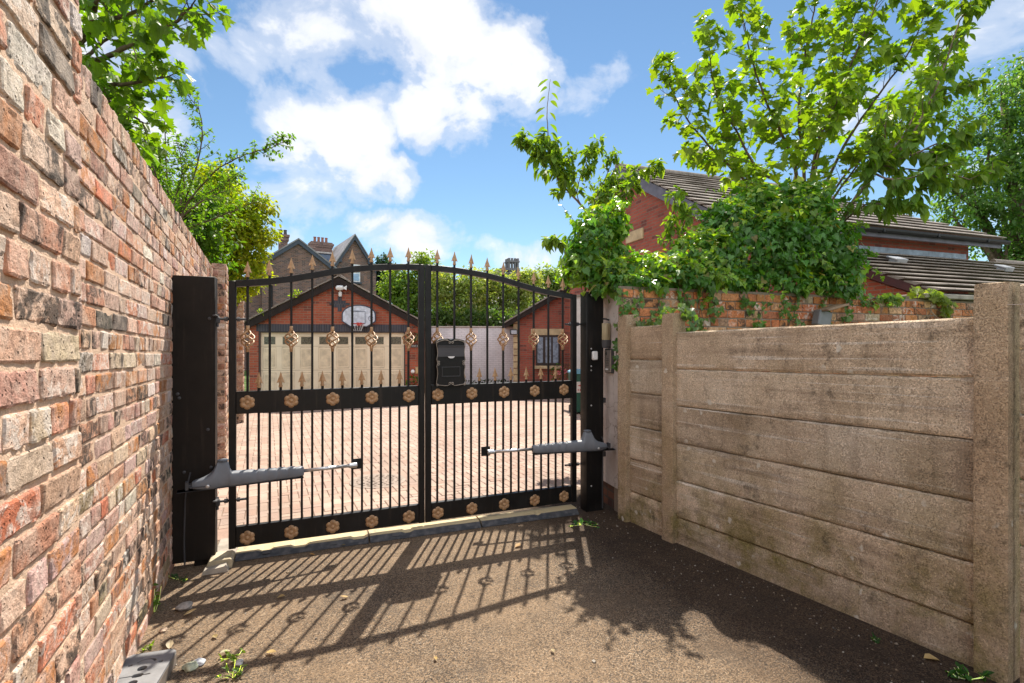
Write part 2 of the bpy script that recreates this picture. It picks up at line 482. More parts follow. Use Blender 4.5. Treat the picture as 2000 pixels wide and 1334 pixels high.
def brickwork(mb, fn, u0, u1, z0, z1, p, bl, pal, nx=6, nz=4, joint=.013, proud=(.006, .014), header_every=4, rough=1.0, coping=0.0, zfun=None):
    nc = int(round((z1 - z0 - coping) / p))
    for j in range(nc + (1 if coping else 0)):
        za = z0 + j * p
        cop = coping and j == nc
        hd = (j % header_every == header_every - 1)
        length = (.078 if cop else bl / 2 if hd else bl)
        hgt = coping if cop else p
        u = u0 - (length * .5 if j % 2 else 0) - ru(0, .02)
        while u < u1 - .02:
            l = length * ru(.94, 1.05)
            if not cop and not hd and rnd() < .12: l *= .52
            if not cop and hd and rnd() < .15: l *= 2
            a, b = max(u, u0), min(u + l, u1)
            if u1 - b < .05: b = u1
            if b - a > .03:
                c = pick(pal); k = ru(.82, 1.18)
                col = (c[0] * k, c[1] * k * ru(.95, 1.05), c[2] * k * ru(.93, 1.07), rnd())
                short = (b - a) < bl * .6
                dz = ru(-.0015, .0015)
                one_brick(mb, fn, a + joint / 2, b - joint / 2, za + joint / 2 + dz, za + hgt - joint / 2 + dz, ru(*proud), max(4, nx // 2 + 1) if short else nx, nz if not cop else nz + 1, col, rough)
            u += l
            if b >= u1: break
def mortar_sheet(mb, fn, u0, u1, z0, z1, step=.035, amp=.0035):
    nx, nz = max(1, int((u1 - u0) / step)), max(1, int((z1 - z0) / step))
    def f(a, b):
        u, z = u0 + a * (u1 - u0), z0 + b * (z1 - z0)
        return fn(u, z, amp * noise.noise(Vector((u * 30, z * 30, 1))) + .0015)
    mb.grid(nx, nz, f)
M['old_brick'] = m_old_brick('old_lane_brick')
M['pink_mortar'] = m_mortar('sandy_lime_mortar', (.66, .47, .34))
M['grey_mortar'] = m_mortar('old_grey_mortar', (.26, .21, .165))
M['orange_brick'] = m_old_brick('orange_garden_brick', (.44, .33, .22), .18)

# --- left wall: a taller, thicker near length, then the long length with a brick-on-edge coping
SL = -.0235
W0 = -.628
lw = thing('brick_wall', 'long weathered reclaimed brick wall with brick-on-edge coping down the left of the lane', 'wall', (*lane(W0, 1.5), 0), PSI)
fnL = lambda u, z, d: Vector((d, u - 1.5, z + SL * u))
mb = MB(); brickwork(mb, fnL, 1.6, 7.5, -.10, 2.62, .088, .246, OLD, 8, 5, proud=(.004, .009), coping=.115)
mb.build('bricks', M['old_brick'], lw, smooth='angle', ang=13)
mb = MB(); mortar_sheet(mb, fnL, 1.5, 7.5, -.15, 2.605)
vs = [fnL(u, z, d) for u in (1.5, 7.5) for z in (-.2, 2.6) for d in (-.012, -.23)]
mb.add(vs, [[0, 1, 3, 2], [4, 6, 7, 5], [2, 3, 7, 6], [1, 5, 7, 3]])
mb.build('mortar', M['pink_mortar'], lw, smooth=True)

W1 = -.475
nw = thing('brick_wall', 'tall thick near length of weathered brick wall rising out of the top of the view', 'wall', (*lane(W1, 0), 0), PSI)
fnN = lambda u, z, d: Vector((d, u, z + SL * u))
mb = MB(); brickwork(mb, fnN, .42, 1.805, 0.38, 3.3, .0885, .246, OLD, 18, 9, joint=.015, proud=(.005, .010))
brickwork(mb, fnN, -1.5, .42, 0.0, 3.3, .0885, .246, OLD, 4, 4)
brickwork(mb, fnN, .42, 1.805, -.06, .38, .0885, .246, OLD, 6, 4)
mb.build('bricks', M['old_brick'], nw, smooth='angle', ang=13)
mb = MB(); mortar_sheet(mb, fnN, .4, 1.8, -.1, 3.3, .025); mortar_sheet(mb, fnN, -1.5, .4, -.1, 3.3, .1)
vs = [fnN(u, z, d) for u in (-1.5, 1.8) for z in (-.2, 3.3) for d in (-.012, -.36)]
mb.add(vs, [[0, 1, 3, 2], [4, 6, 7, 5], [2, 3, 7, 6], [1, 5, 7, 3]])
mb.build('mortar', M['pink_mortar'], nw, smooth=True)

# wall beyond the gate with two piers
M['pier_tex'] = m_brick_tex('drive_wall_brick', (.40, .25, .17), (.30, .18, .12), (.40, .31, .23), .235, .08, .011)
bw = thing('brick_wall', 'lower sunlit brick wall continuing behind the gate with two projecting piers', 'wall', (*lane(W0, 7.5), zg_cy(7.5)), PSI)
mb = MB()
mb.box((-.115, 4.0, 1.19), (.23, 7.1, 2.62))
mb.build('wall_length', M['pier_tex'], bw)
def pier(y, h, parent):
    mb = MB()
    fn = lambda u, z, d: Vector((u, y - d, z))
    brickwork(mb, fn, -.02, .135, -.1, h, .085, .16, BUFF, 4, 4, header_every=99)
    fn2 = lambda u, z, d: Vector((.135 + d, y + u, z))
    brickwork(mb, fn2, 0, .44, -.1, h, .085, .225, BUFF, 4, 4, header_every=99)
    p_ = mb.build('brick_pier', M['old_brick'], parent, smooth='angle')
    mb = MB(); mb.box((-.05, y + .22, (h - .12) / 2), (.365, .436, h + .08))
    mb.build('pier_core', M['pink_mortar'], p_)
pier(0.0, 2.70, bw); pier(5.2, 2.58, bw)

# --- right: old orange brick wall on the gate line, behind the fence
OBO = Vector((.985, 4.74))
def obwall(px, off=0.0):          # distance of the garden wall face on a sight line
    u = (px - 1000) / 1000; t = (u * OBO.y - OBO.x) / (.9367 - u * .3502)
    return OBO.y + .3502 * t - off
ob = thing('brick_wall', 'old orange garden wall half buried in ivy, seen over the concrete fence', 'wall', (OBO.x, OBO.y, -.1), 20.5)
fnO = lambda u, z, d: Vector((u, -d, z))
mb = MB(); brickwork(mb, fnO, .0, 7.6, 1.1, 2.17, .087, .232, ORANGE, 6, 4, joint=.012, header_every=3)
mb.build('bricks', M['orange_brick'], ob, smooth='angle', ang=13)
mb = MB(); mortar_sheet(mb, fnO, .0, 7.6, 0, 2.165, .08)
mb.box((3.85, .125, 1.06), (7.5, .22, 2.2))
mb.build('mortar', M['grey_mortar'], ob)
M['coping'] = plain('coping_stone', (.30, .27, .23), .9, 0, .2, .2, 5, .4, 60)
mb = MB(); mb.box((5.9, .10, 2.205), (3.3, .34, .06), bev=.01); mb.build('coping', M['coping'], ob)

# white rendered pier by the gate post
M['render_wall'] = None
def m_render():
    n = NT('old_white_render')
    c = n.ramp(n.noise(3, 6, .65), [(.3, (.40, .34, .31)), (.55, (.56, .50, .465)), (.8, (.63, .58, .545))])
    c = n.mix(c, (.16, .13, .10), n.ramp(n.voro(2.6, feature='DISTANCE_TO_EDGE', vec=n.vmath('ADD', n.coord(), n.scale(n.noise(6, 4, out='Color'), (.25, .25, .25)))), [(.0, .8), (.012, 0)]))
    c = n.mix(c, (.17, .14, .11), n.ramp(n.noise(17, 5, .7), [(.66, 0), (.73, .8)]))
    n.bump(n.noise(35, 5), .5, .006)
    return n.done(c, .9, 0, .2)
M['render_wall'] = m_render()
wp = thing('rendered_pier', 'cracked off-white rendered pier between the black gate post and the fence', 'pier', (*lane(3.0, 3.86), -.10), PSI)
mb = MB()
# lane face slightly askew, with the paint broken off at the foot
mb.prism([(0, 0.01), (.22, 0.01), (.34, .86), (.14, .86)], .24, 2.12, lambda x, y, z: Vector((x if False else x, z, y)))
mb.build('render_coat', M['render_wall'], wp)
mb = MB()
mb.prism([(.03, .02), (.21, .02), (.33, .84), (.16, .84)], -.05, .24, lambda x, y, z: Vector((x, z, y)))
mb.build('brick_foot', m_brick_tex('foot_brick', (.16, .07, .045), (.12, .06, .04), (.09, .07, .055), .23, .085, .012), wp)

# ================================================================== CONCRETE FENCE
def m_conc(name, lay):
    n = NT(name); A = n.attr(); x, y, z = n.sep(n.coord()); al = A.outputs['Alpha']
    off = n.math('MULTIPLY', al, 23.0)
    pv = n.vmath('ADD', n.coord(), n.comb(off, off, off))
    base = n.ramp(n.noise(1.3, 7, .66, pv), [(.28, (.38, .28, .19)), (.5, (.57, .445, .32)), (.75, (.70, .585, .46))])
    base = n.mix(base, A.outputs['Color'], 1.0, 'MULTIPLY')
    zz = n.math('ADD', z, n.math('MULTIPLY', y, .0235))
    # pale washed lines left by the casting layers, dark seepage lines, both running along the panel
    def along(fy, fz, det=6): return n.noise(1.0, det, .62, n.comb(n.math('MULTIPLY', y, fy), n.math('ADD', n.math('MULTIPLY', zz, fz), n.math('MULTIPLY', off, 3.0)), off))
    brk = n.ramp(n.noise(2.1, 5, .6, pv), [(.40, 0), (.58, 1)])
    base = n.mix(base, (.74, .68, .60), n.math('MULTIPLY', n.math('MULTIPLY', n.ramp(along(.55, 34), [(.575, 0), (.63, 1)]), brk), .75 * lay))
    base = n.mix(base, (.17, .12, .085), n.math('MULTIPLY', n.ramp(along(.8, 11), [(.52, 0), (.68, 1)]), .60 * lay))
    # rain streaks down the face
    st = n.noise(1.0, 6, .65, n.comb(n.math('MULTIPLY', y, 8.0), n.math('MULTIPLY', z, .7), off))
    base = n.mix(base, (.12, .09, .065), n.math('MULTIPLY', n.ramp(st, [(.52, 0), (.70, 1)]), n.math('MULTIPLY', n.ramp(n.noise(1.1, 4, .6, pv), [(.38, 0), (.6, 1)]), .42)))
    # algae towards the foot and in blooms
    base = n.mix(base, (.20, .165, .05), n.math('MULTIPLY', n.ramp(n.noise(2.6, 7, .72), [(.44, 0), (.62, 1)]), n.ramp(zz, [(.10, .85), (.55, .35), (1.3, .12)])))
    base = n.mix(base, (.06, .05, .038), n.math('MULTIPLY', n.ramp(n.noise(9, 7, .78), [(.53, 0), (.66, 1)]), n.ramp(n.noise(.9, 4), [(.4, .05), (.62, .75)])))
    v = n.voro(170, out='Color'); r, g, b = n.sep(v)
    base = n.mix(base, n.ramp(r, [(0, .42), (.45, .94), (.85, 1.14), (1, 1.65)]), .62, 'MULTIPLY')
    lich = n.ramp(n.voro(8.0, vec=n.vmath('ADD', n.coord(), n.scale(n.noise(26, 3, out='Color'), (.045, .045, .045)))), [(.12, 1), (.17, 0)])
    lich = n.math('MULTIPLY', lich, n.ramp(n.noise(1.7, 2), [(.50, 0), (.55, 1)]))
    base = n.mix(base, (.62, .58, .50), n.math('MULTIPLY', lich, .85))
    n.bump(n.math('ADD', n.math('MULTIPLY', n.noise(22, 6, .7), 1.5), n.math('ADD', n.ramp(n.voro(170), [(0, .8), (.5, 0)]), n.math('MULTIPLY', along(.7, 30), .8 * lay))), .85, .007)
    return n.done(base, .95, 0, .15)
M['concrete'] = m_conc('exposed_aggregate_concrete', 1.0)
M['post_concrete'] = m_conc('post_concrete', 0.12)
FP = [Vector((2.97, 3.80)), Vector((2.976, 3.22)), Vector((3.09, 1.20)), Vector((3.23, -.75))]
FH = [1.885, 1.858, 1.855, 1.85]
TOPZ = [1.77, 1.70, 1.84]
fe = thing('concrete_fence', 'brown exposed-aggregate concrete panel fence with slotted posts along the right of the lane', 'fence', (*lane(*FP[0]), 0), PSI)
B0 = FP[0]
def fl(p, z): return Vector((p.x - B0.x, p.y - B0.y, z))
def rough_slab(mb, a, b, z0, z1, thick, slope, proud=0.0, col=(1, 1, 1, 1), nx=22, nz=7, amp=.003):
    d = (b - a); L = d.length; d = d / L; nrm = Vector((-d.y, d.x))        # towards the lane
    if nrm.x > 0: nrm = -nrm
    sd = Vector((ru(-9, 9), ru(-9, 9), ru(-9, 9)))
    def P(u, v, side):
        p = a + d * (u * L) + nrm * (side)
        z = z0 + (z1 - z0) * v + slope(p)
        return Vector((p.x - B0.x, p.y - B0.y, z))
    def front(u, v):
        q = noise.noise(Vector((u * L * 9, v * 3, 0)) + sd) * amp + noise.noise(Vector((u * L * 40, v * 12, 0)) + sd) * amp * .5
        e = min(v, 1 - v) * (z1 - z0); eu = min(u, 1 - u) * L
        if e < .001: q -= .007 + abs(noise.noise(Vector((u * L * 14, v, 2)) + sd)) * .010
        if eu < .001: q -= .004
        v2 = v
        if v > .999: v2 = v - abs(noise.noise(Vector((u * L * 11, 7, 2)) + sd)) * .012 / (z1 - z0) 
        return P(u, v2, proud + q)
    ys = [0, .04] + [k / nz for k in range(1, nz)] + [.96, 1]
    xs = [0, .02 / L] + [k / nx for k in range(1, nx)] + [1 - .02 / L, 1]
    vs = [front(u, v) for v in ys for u in xs]; W = len(xs)
    fs = [[j * W + i, (j + 1) * W + i, (j + 1) * W + i + 1, j * W + i + 1] for j in range(len(ys) - 1) for i in range(W - 1)]
    n0 = len(vs)
    vs += [P(u, v, proud - thick) for v in (0, 1) for u in (0, 1)]
    lo = [i for i in range(W)]; hi = [(len(ys) - 1) * W + i for i in range(W)]
    fs += [hi + [n0 + 3, n0 + 2], lo[::-1] + [n0, n0 + 1], [j * W for j in range(len(ys) - 1, -1, -1)][::-1] + [n0 + 2, n0], [j * W + W - 1 for j in range(len(ys))][::-1] + [n0 + 1, n0 + 3], [n0, n0 + 2, n0 + 3, n0 + 1]]
    mb.add(vs, fs, col)
slope_lane = lambda p: SL * p.y
for i in range(3):
    a, b = FP[i], FP[i + 1]
    d = (b - a).normalized()
    a2, b2 = a + d * (.035 if i < 2 else .088), b - d * .035      # the slot past the third post stands open
    top = TOPZ[i]
    for k in range(6):
        z1 = top - .299 * k; z0 = z1 - .295
        if k == 5: z0 = z1 - .42
        mb = MB()
        g = ru(.80, 1.08); w = ru(.96, 1.05)
        if i == 0: g *= 1.04
        rough_slab(mb, a2, b2, z0, z1, .045, slope_lane, proud=ru(-.004, .004), col=(g, g * w, g * w * w, rnd()), nx=10 if i == 0 else 34)
        mb.build('fence_panel', M['concrete'], fe, smooth='angle')
for i, p in enumerate(FP):
    d = (FP[min(i + 1, 3)] - FP[max(i - 1, 0)]).normalized()
    mb = MB()
    h = FH[i]
    rough_slab(mb, p - d * .062, p + d * .062, -.2, h, .14, slope_lane, proud=.045, col=(.78, .74, .69, rnd()), nx=5, nz=24, amp=.005)
    mb.build('fence_post', M['post_concrete'], fe, smooth='angle')
# thin wire strung past the third post
mb = MB()
pts = [fl(FP[1] + (FP[3] - FP[1]) * t + Vector((-.055, 0)), 1.80 - .03 * t + SL * 2 + .02 * math.sin(t * 9)) for t in [k / 14 for k in range(7, 15)]]
mb.tube(pts, .0015, 4); mb.build('wire', M['silver'], fe)

# round cover set in the paving, and a galvanised strip on the ground under the right leaf
mc = at(738, 935, 6.15)
t = thing('manhole_cover', 'round patterned manhole cover set flush in the block paving', 'manhole cover', (mc.x, mc.y, zg(mc.x, mc.y) + .012), 20)
mb = MB(); mb.lathe([(.30, -.01), (.33, .0), (.33, .004), (.29, .005)], n=40)
mb.build('rim', plain('cover_rim', (.30, .245, .205), .9, 0, .2, .15, 9), t)
mb = MB(); mb.lathe([(.285, .0), (.285, .005), (.0, .006)], n=40)
for r_ in (.06, .12, .18, .24):
    for k in range(int(r_ * 90)):
        a_ = 2 * math.pi * k / int(r_ * 90); mb.box((r_ * math.cos(a_), r_ * math.sin(a_), .008), (.03, .016, .006), Matrix.Rotation(a_ + math.pi / 2, 3, 'Z'))
mb.build('cover', plain('cover_iron', (.27, .215, .18), .85, 0, .25, .2, 14), t)
a = gp(2.52, -.02)
t = thing('threshold_strip', 'thin galvanised strip on the ground under the right gate leaf', 'strip', (a.x, a.y, zg(a.x, a.y) + .005), GA)
mb = MB(); mb.box((0, 0, .022), (.86, .035, .02), bev=.004); mb.build('strip', M['silver'], t)
mb = MB(); mb.box((0, 0, .006), (.05, .03, .02)); mb.build('fixing_block', M['darkgrey'], t)
# ================================================================== GATE
TOPC = [(0, 2.012), (.125, 2.022), (.281, 2.041), (.435, 2.068), (.589, 2.102), (.743, 2.140), (.897, 2.170), (1.05, 2.191), (1.204, 2.206), (1.358, 2.215), (1.5, 2.219)]
def topz(s):
    for (a, za), (b, zb) in zip(TOPC, TOPC[1:]):
        if s <= b: return za + (zb - za) * (s - a) / (b - a)
    return TOPC[-1][1]
B_, BG = M['black'], M['gold']
spear_top = spear_low = basket = rosette = None
def mk_spear(parent, h=.122, w=.062, nub=.024):
    mb = MB()
    mb.tube([(0, 0, -.004), (0, 0, nub)], .0105, 8)
    o = mb.build('spear_stub', B_, None)
    mb = MB()
    # cast four-ribbed blade: socket, waist, barbs, point
    prof = [(0, .013), (.05, .016), (.20, .011), (.33, .013), (.36, .031), (.40, .028), (.55, .018), (.75, .009), (.93, .0035), (1.0, .001)]
    vs = []; fs = []; n = 8
    for t, r in prof:
        for k in range(n):
            a = 2 * math.pi * k / n
            f = 1.0 if k % 4 == 0 else (.34 if k % 2 == 0 else .26)
            if t < .34: f = 1 if t < .1 else (1.0 if k % 4 == 0 else .75)
            zz = nub + t * h
            if .34 < t < .41 and k % 4 == 0: zz -= .012
            vs.append(Vector((r * f * math.cos(a), r * f * math.sin(a) * (.75), zz)))
    for i in range(len(prof) - 1):
        for k in range(n):
            a, b = i * n + k, i * n + (k + 1) % n
            fs.append([a, b, b + n, a + n])
    fs.append([(len(prof) - 1) * n + k for k in range(n)])
    mb.add(vs, fs)
    return o, mb.build('spear_head', BG, None, smooth='angle')
def mk_basket():
    mb = MB()
    for q in range(4):
        pts = []
        for k in range(19):
            t = k / 18
            r = .007 + .042 * math.sin(math.pi * t) ** .85
            a = q * math.pi / 2 + t * math.pi * 1.3
            pts.append((r * math.cos(a), r * math.sin(a), -.062 + .124 * t))
        mb.tube(pts, .0068, 6)
    for sg in (-1, 1):
        mb.lathe([(.010, sg * .102), (.0125, sg * .1), (.0125, sg * .082), (.016, sg * .066), (.011, sg * .058)][::sg], n=10)
    return mb.build('basket', BG, None, smooth=True)
def mk_rosette():
    mb = MB(); nr, na = 9, 72
    vs = [Vector((0, -.017, 0))]; fs = []
    for i in range(1, nr + 1):
        t = i / nr
        for k in range(na):
            a = 2 * math.pi * k / na + math.pi / 2
            lob = abs(math.cos(3 * (a - math.pi / 2)))
            Rm = .0445 + .0105 * lob ** .6
            r = Rm * t
            if t < .3: h = .015 * math.cos(t / .3 * math.pi / 2) + .006
            else:
                h = .006 + .006 * math.sin((t - .3) / .7 * math.pi) * (.4 + .6 * lob) + .0016 * math.cos(30 * a) * math.sin((t - .3) / .7 * math.pi)
            if .22 < t < .36: h -= .003
            if i == nr: h = .001
            vs.append(Vector((r * math.cos(a), -h, r * math.sin(a))))
    for k in range(na): fs.append([0, 1 + k, 1 + (k + 1) % na])
    for i in range(nr - 1):
        for k in range(na):
            a, b = 1 + i * na + k, 1 + i * na + (k + 1) % na
            fs.append([a, a + na, b + na, b])
    mb.add(vs, fs)
    return mb.build('rosette', BG, None, smooth=True)
PROTO = {}
def proto_child(key, maker, parent, loc, rot=(0, 0, 0)):
    if key not in PROTO:
        o = maker()
        PROTO[key] = o
        os_ = o if isinstance(o, tuple) else (o,)
    else:
        o = PROTO[key]
        os_ = tuple(x.copy() for x in (o if isinstance(o, tuple) else (o,)))
        for x in os_: COL.objects.link(x)
    for x in os_:
        x.parent = parent; x.location = loc; x.rotation_euler = rot
    return os_
def gate_leaf(label, s_off, mirror, first_bar, pitch):
    g = thing('gate_leaf', label, 'gate', tuple(gp(s_off, 0, -.108)), GA, 'double driveway gate')
    Z0 = .108
    W = 1.495
    tz = (lambda x: topz(W - x if mirror else x))
    T = .05
    def bar(name, x0, x1, z0, z1, dy=.046):
        mb = MB(); mb.box(((x0 + x1) / 2, 0, (z0 + z1) / 2 + Z0), (x1 - x0, dy, z1 - z0), bev=.004)
        return mb.build(name, B_, g, smooth='angle')
    bar('stile', 0, T, -.02, tz(0) - .002); bar('stile', W - T, W, -.02, tz(W) - .002)
    bar('bottom_rail', T, W - T, -.012, .143, .050); bar('mid_rail', T, W - T, 1.0, 1.169, .050)
    # swan-neck top rail
    mb = MB(); n = 40; vs = []; fs = []
    for i in range(n + 1):
        x = T + (W - 2 * T) * i / n; zt = tz(x) + Z0
        sl = (tz(min(W, x + .01)) - tz(max(0, x - .01))) / .02
        dz = .05 * math.sqrt(1 + sl * sl)
        vs += [Vector((x, -.0245, zt - .003)), Vector((x, -.021, zt)), Vector((x, .021, zt)), Vector((x, .0245, zt - .003)), Vector((x, .0245, zt - dz)), Vector((x, -.0245, zt - dz))]
    for i in range(n):
        for k in range(6):
            a, b = i * 6 + k, i * 6 + (k + 1) % 6
            fs.append([a, a + 6, b + 6, b])
    mb.add(vs, fs); mb.build('top_rail', B_, g, smooth='angle')
    sp = .0175
    for k in range(17):
        x = first_bar + pitch / 2 * k
        mb = MB(); mb.box((x, 0, (.143 + 1.0) / 2 + Z0), (sp, sp, 1.0 - .143), bev=.0025); mb.build('lower_bar', B_, g)
    for k in range(9):
        x = first_bar + pitch * k
        zt = tz(x) - .045
        mb = MB()
        if k % 2 == 0:
            mb.box((x, 0, (1.169 + 1.475) / 2 + Z0), (sp, sp, 1.475 - 1.169), bev=.0025)
            mb.build('upper_bar', B_, g)
            mb = MB()
            mb.box((x, 0, (1.665 + zt) / 2 + Z0), (sp, sp, zt - 1.665), bev=.0025)
        else:
            mb.box((x, 0, (1.169 + zt) / 2 + Z0), (sp, sp, zt - 1.169), bev=.0025)
        mb.build('upper_bar', B_, g)
        if k % 2 == 0:
            proto_child('basket', mk_basket, g, (x, 0, 1.57 + Z0), (0, 0, ru(0, 6)))
            for z in (1.085, .053):
                proto_child('rosette', mk_rosette, g, (x, -.025, z + Z0))
        proto_child('spear', lambda: mk_spear(None), g, (x, 0, tz(x) + Z0 - .002), (ru(-.03, .03), ru(-.03, .03), ru(-.25, .25)))
        if k < 8:
            xm = x + pitch / 2
            proto_child('spear', lambda: mk_spear(None), g, (xm, 0, 1.168 + Z0), (ru(-.03, .03), ru(-.03, .03), ru(-.25, .25)))
    # adjustable hinge bolts
    hx = 0 if not mirror else W
    sg = -1 if not mirror else 1
    for z in (1.72, .345):
        mb = MB()
        mb.tube([(hx + sg * .075, 0, z + Z0), (hx - sg * .12, 0, z + Z0)], .009, 8)
        mb.tube([(hx + sg * .006, 0, z + Z0), (hx + sg * .03, 0, z + Z0)], .019, 6)
        mb.tube([(hx - sg * .056, 0, z + Z0), (hx - sg * .075, 0, z + Z0)], .019, 6)
        mb.box((hx + sg * .075, 0, z + Z0 - .008), (.034, .034, .05), bev=.006)
        mb.tube([(hx + sg * .075, 0, z + Z0 - .06), (hx + sg * .075, 0, z + Z0 + .035)], .009, 8)
        mb.box((hx + sg * .083, -.035, z + Z0 + .022), (.03, .09, .012), bev=.003)
        mb.build('hinge', M['darkgrey'], g, smooth='angle')
    return g
gl = gate_leaf('left leaf of the black gate with swan-neck top and gold spears, without the letter box', 0, False, .127, .154)
gr = gate_leaf('right leaf of the black gate, carrying the black letter box beside the meeting stile', 1.505, True, .107, .1555)

def curve(pts, n=6):
    P = [Vector(p) for p in pts]; out = []
    for i in range(len(P) - 1):
        p0, p1, p2, p3 = P[max(i - 1, 0)], P[i], P[i + 1], P[min(i + 2, len(P) - 1)]
        for k in range(n):
            t = k / n
            out.append(.5 * ((2 * p1) + (p2 - p0) * t + (2 * p0 - 5 * p1 + 4 * p2 - p3) * t * t + (3 * p1 - p0 - 3 * p2 + p3) * t ** 3))
    return out + [P[-1]]
# posts
lp = thing('gate_post', 'broad black steel gate post against the weathered brick wall', 'post', tuple(gp(-.22, -.06 + .117 - .06, zg(*gp(-.22).xy))), GA, 'black steel gate posts')
zb = zg(*gp(-.22).xy)
mb = MB(); mb.box((0, 0, (2.03 + .045) / 2 - zb / 2 * 0 + .0 - zb * .5), (.275, .115, 2.03 - zb - .045), bev=.004)
mb.build('post_box', M['brownblack'], lp, smooth='angle')
mb = MB(); mb.box((.06, .01, .02), (.12, .09, .14)); mb.build('post_foot', M['brownblack'], lp)
for (x, z) in ((.10, 1.72), (.11, .62), (-.06, .60), (-.1, 1.17), (-.09, 1.14), (.09, .9)):
    mb = MB(); mb.lathe([(.012, 0), (.012, .004), (.006, .008)], (x, -.0575, z - zb), 8, Matrix.Rotation(R(90), 3, 'X')); mb.build('bolt', M['darkgrey'], lp)
for z in (1.95, 1.2):
    mb = MB(); mb.box((-.15, -.02, z - zb), (.04, .05, .05), bev=.006); mb.build('fixing_lug', M['darkgrey'], lp)
mb = MB(); mb.tube(curve([(-.02, -.062, .70), (-.035, -.075, .62), (-.05, -.07, .52), (-.055, -.062, .40), (-.06, -.06, .2), (-.055, -.06, .03)], 5), .006, 6); mb.build('cable', M['darkgrey'], lp)
rp = thing('gate_post', 'narrower black steel gate post beside the white rendered pier', 'post', tuple(gp(3.150, .055, zg(*gp(3.15).xy))), GA, 'black steel gate posts')
zb2 = zg(*gp(3.15).xy)
mb = MB(); mb.box((0, 0, (2.03 - zb2) / 2), (.19, .125, 2.03 - zb2), bev=.004); mb.build('post_box', B_, rp, smooth='angle')
for z in (2.0, 1.48, 1.31, 1.27, .93, .15):
    mb = MB(); mb.lathe([(.008, 0), (.008, .003), (.004, .006)], (-.045, -.0625, z - zb2), 8, Matrix.Rotation(R(90), 3, 'X')); mb.build('screw', M['silver'], rp)
for z in (.97, .44):
    mb = MB(); mb.box((.115, -.02, z - zb2), (.05, .04, .05), bev=.006); mb.build('fixing_lug', M['darkgrey'], rp)
mb = MB(); mb.tube(curve([(.07, -.066, .72), (.085, -.075, .66), (.08, -.07, .5), (.078, -.066, .3), (.08, -.066, .02)], 5), .006, 6); mb.build('cable', M['darkgrey'], rp)
mb = MB(); mb.box((0, 0, 0), (.058, .03, .085), bev=.008)
o = mb.build('sensor_box', M['white'], None, smooth='angle'); o.location = gp(3.135, .1335, 1.413); o.rotation_euler = (0, 0, R(GA))
tag(o, 'small white plastic box stuck on the narrower gate post', 'sensor')

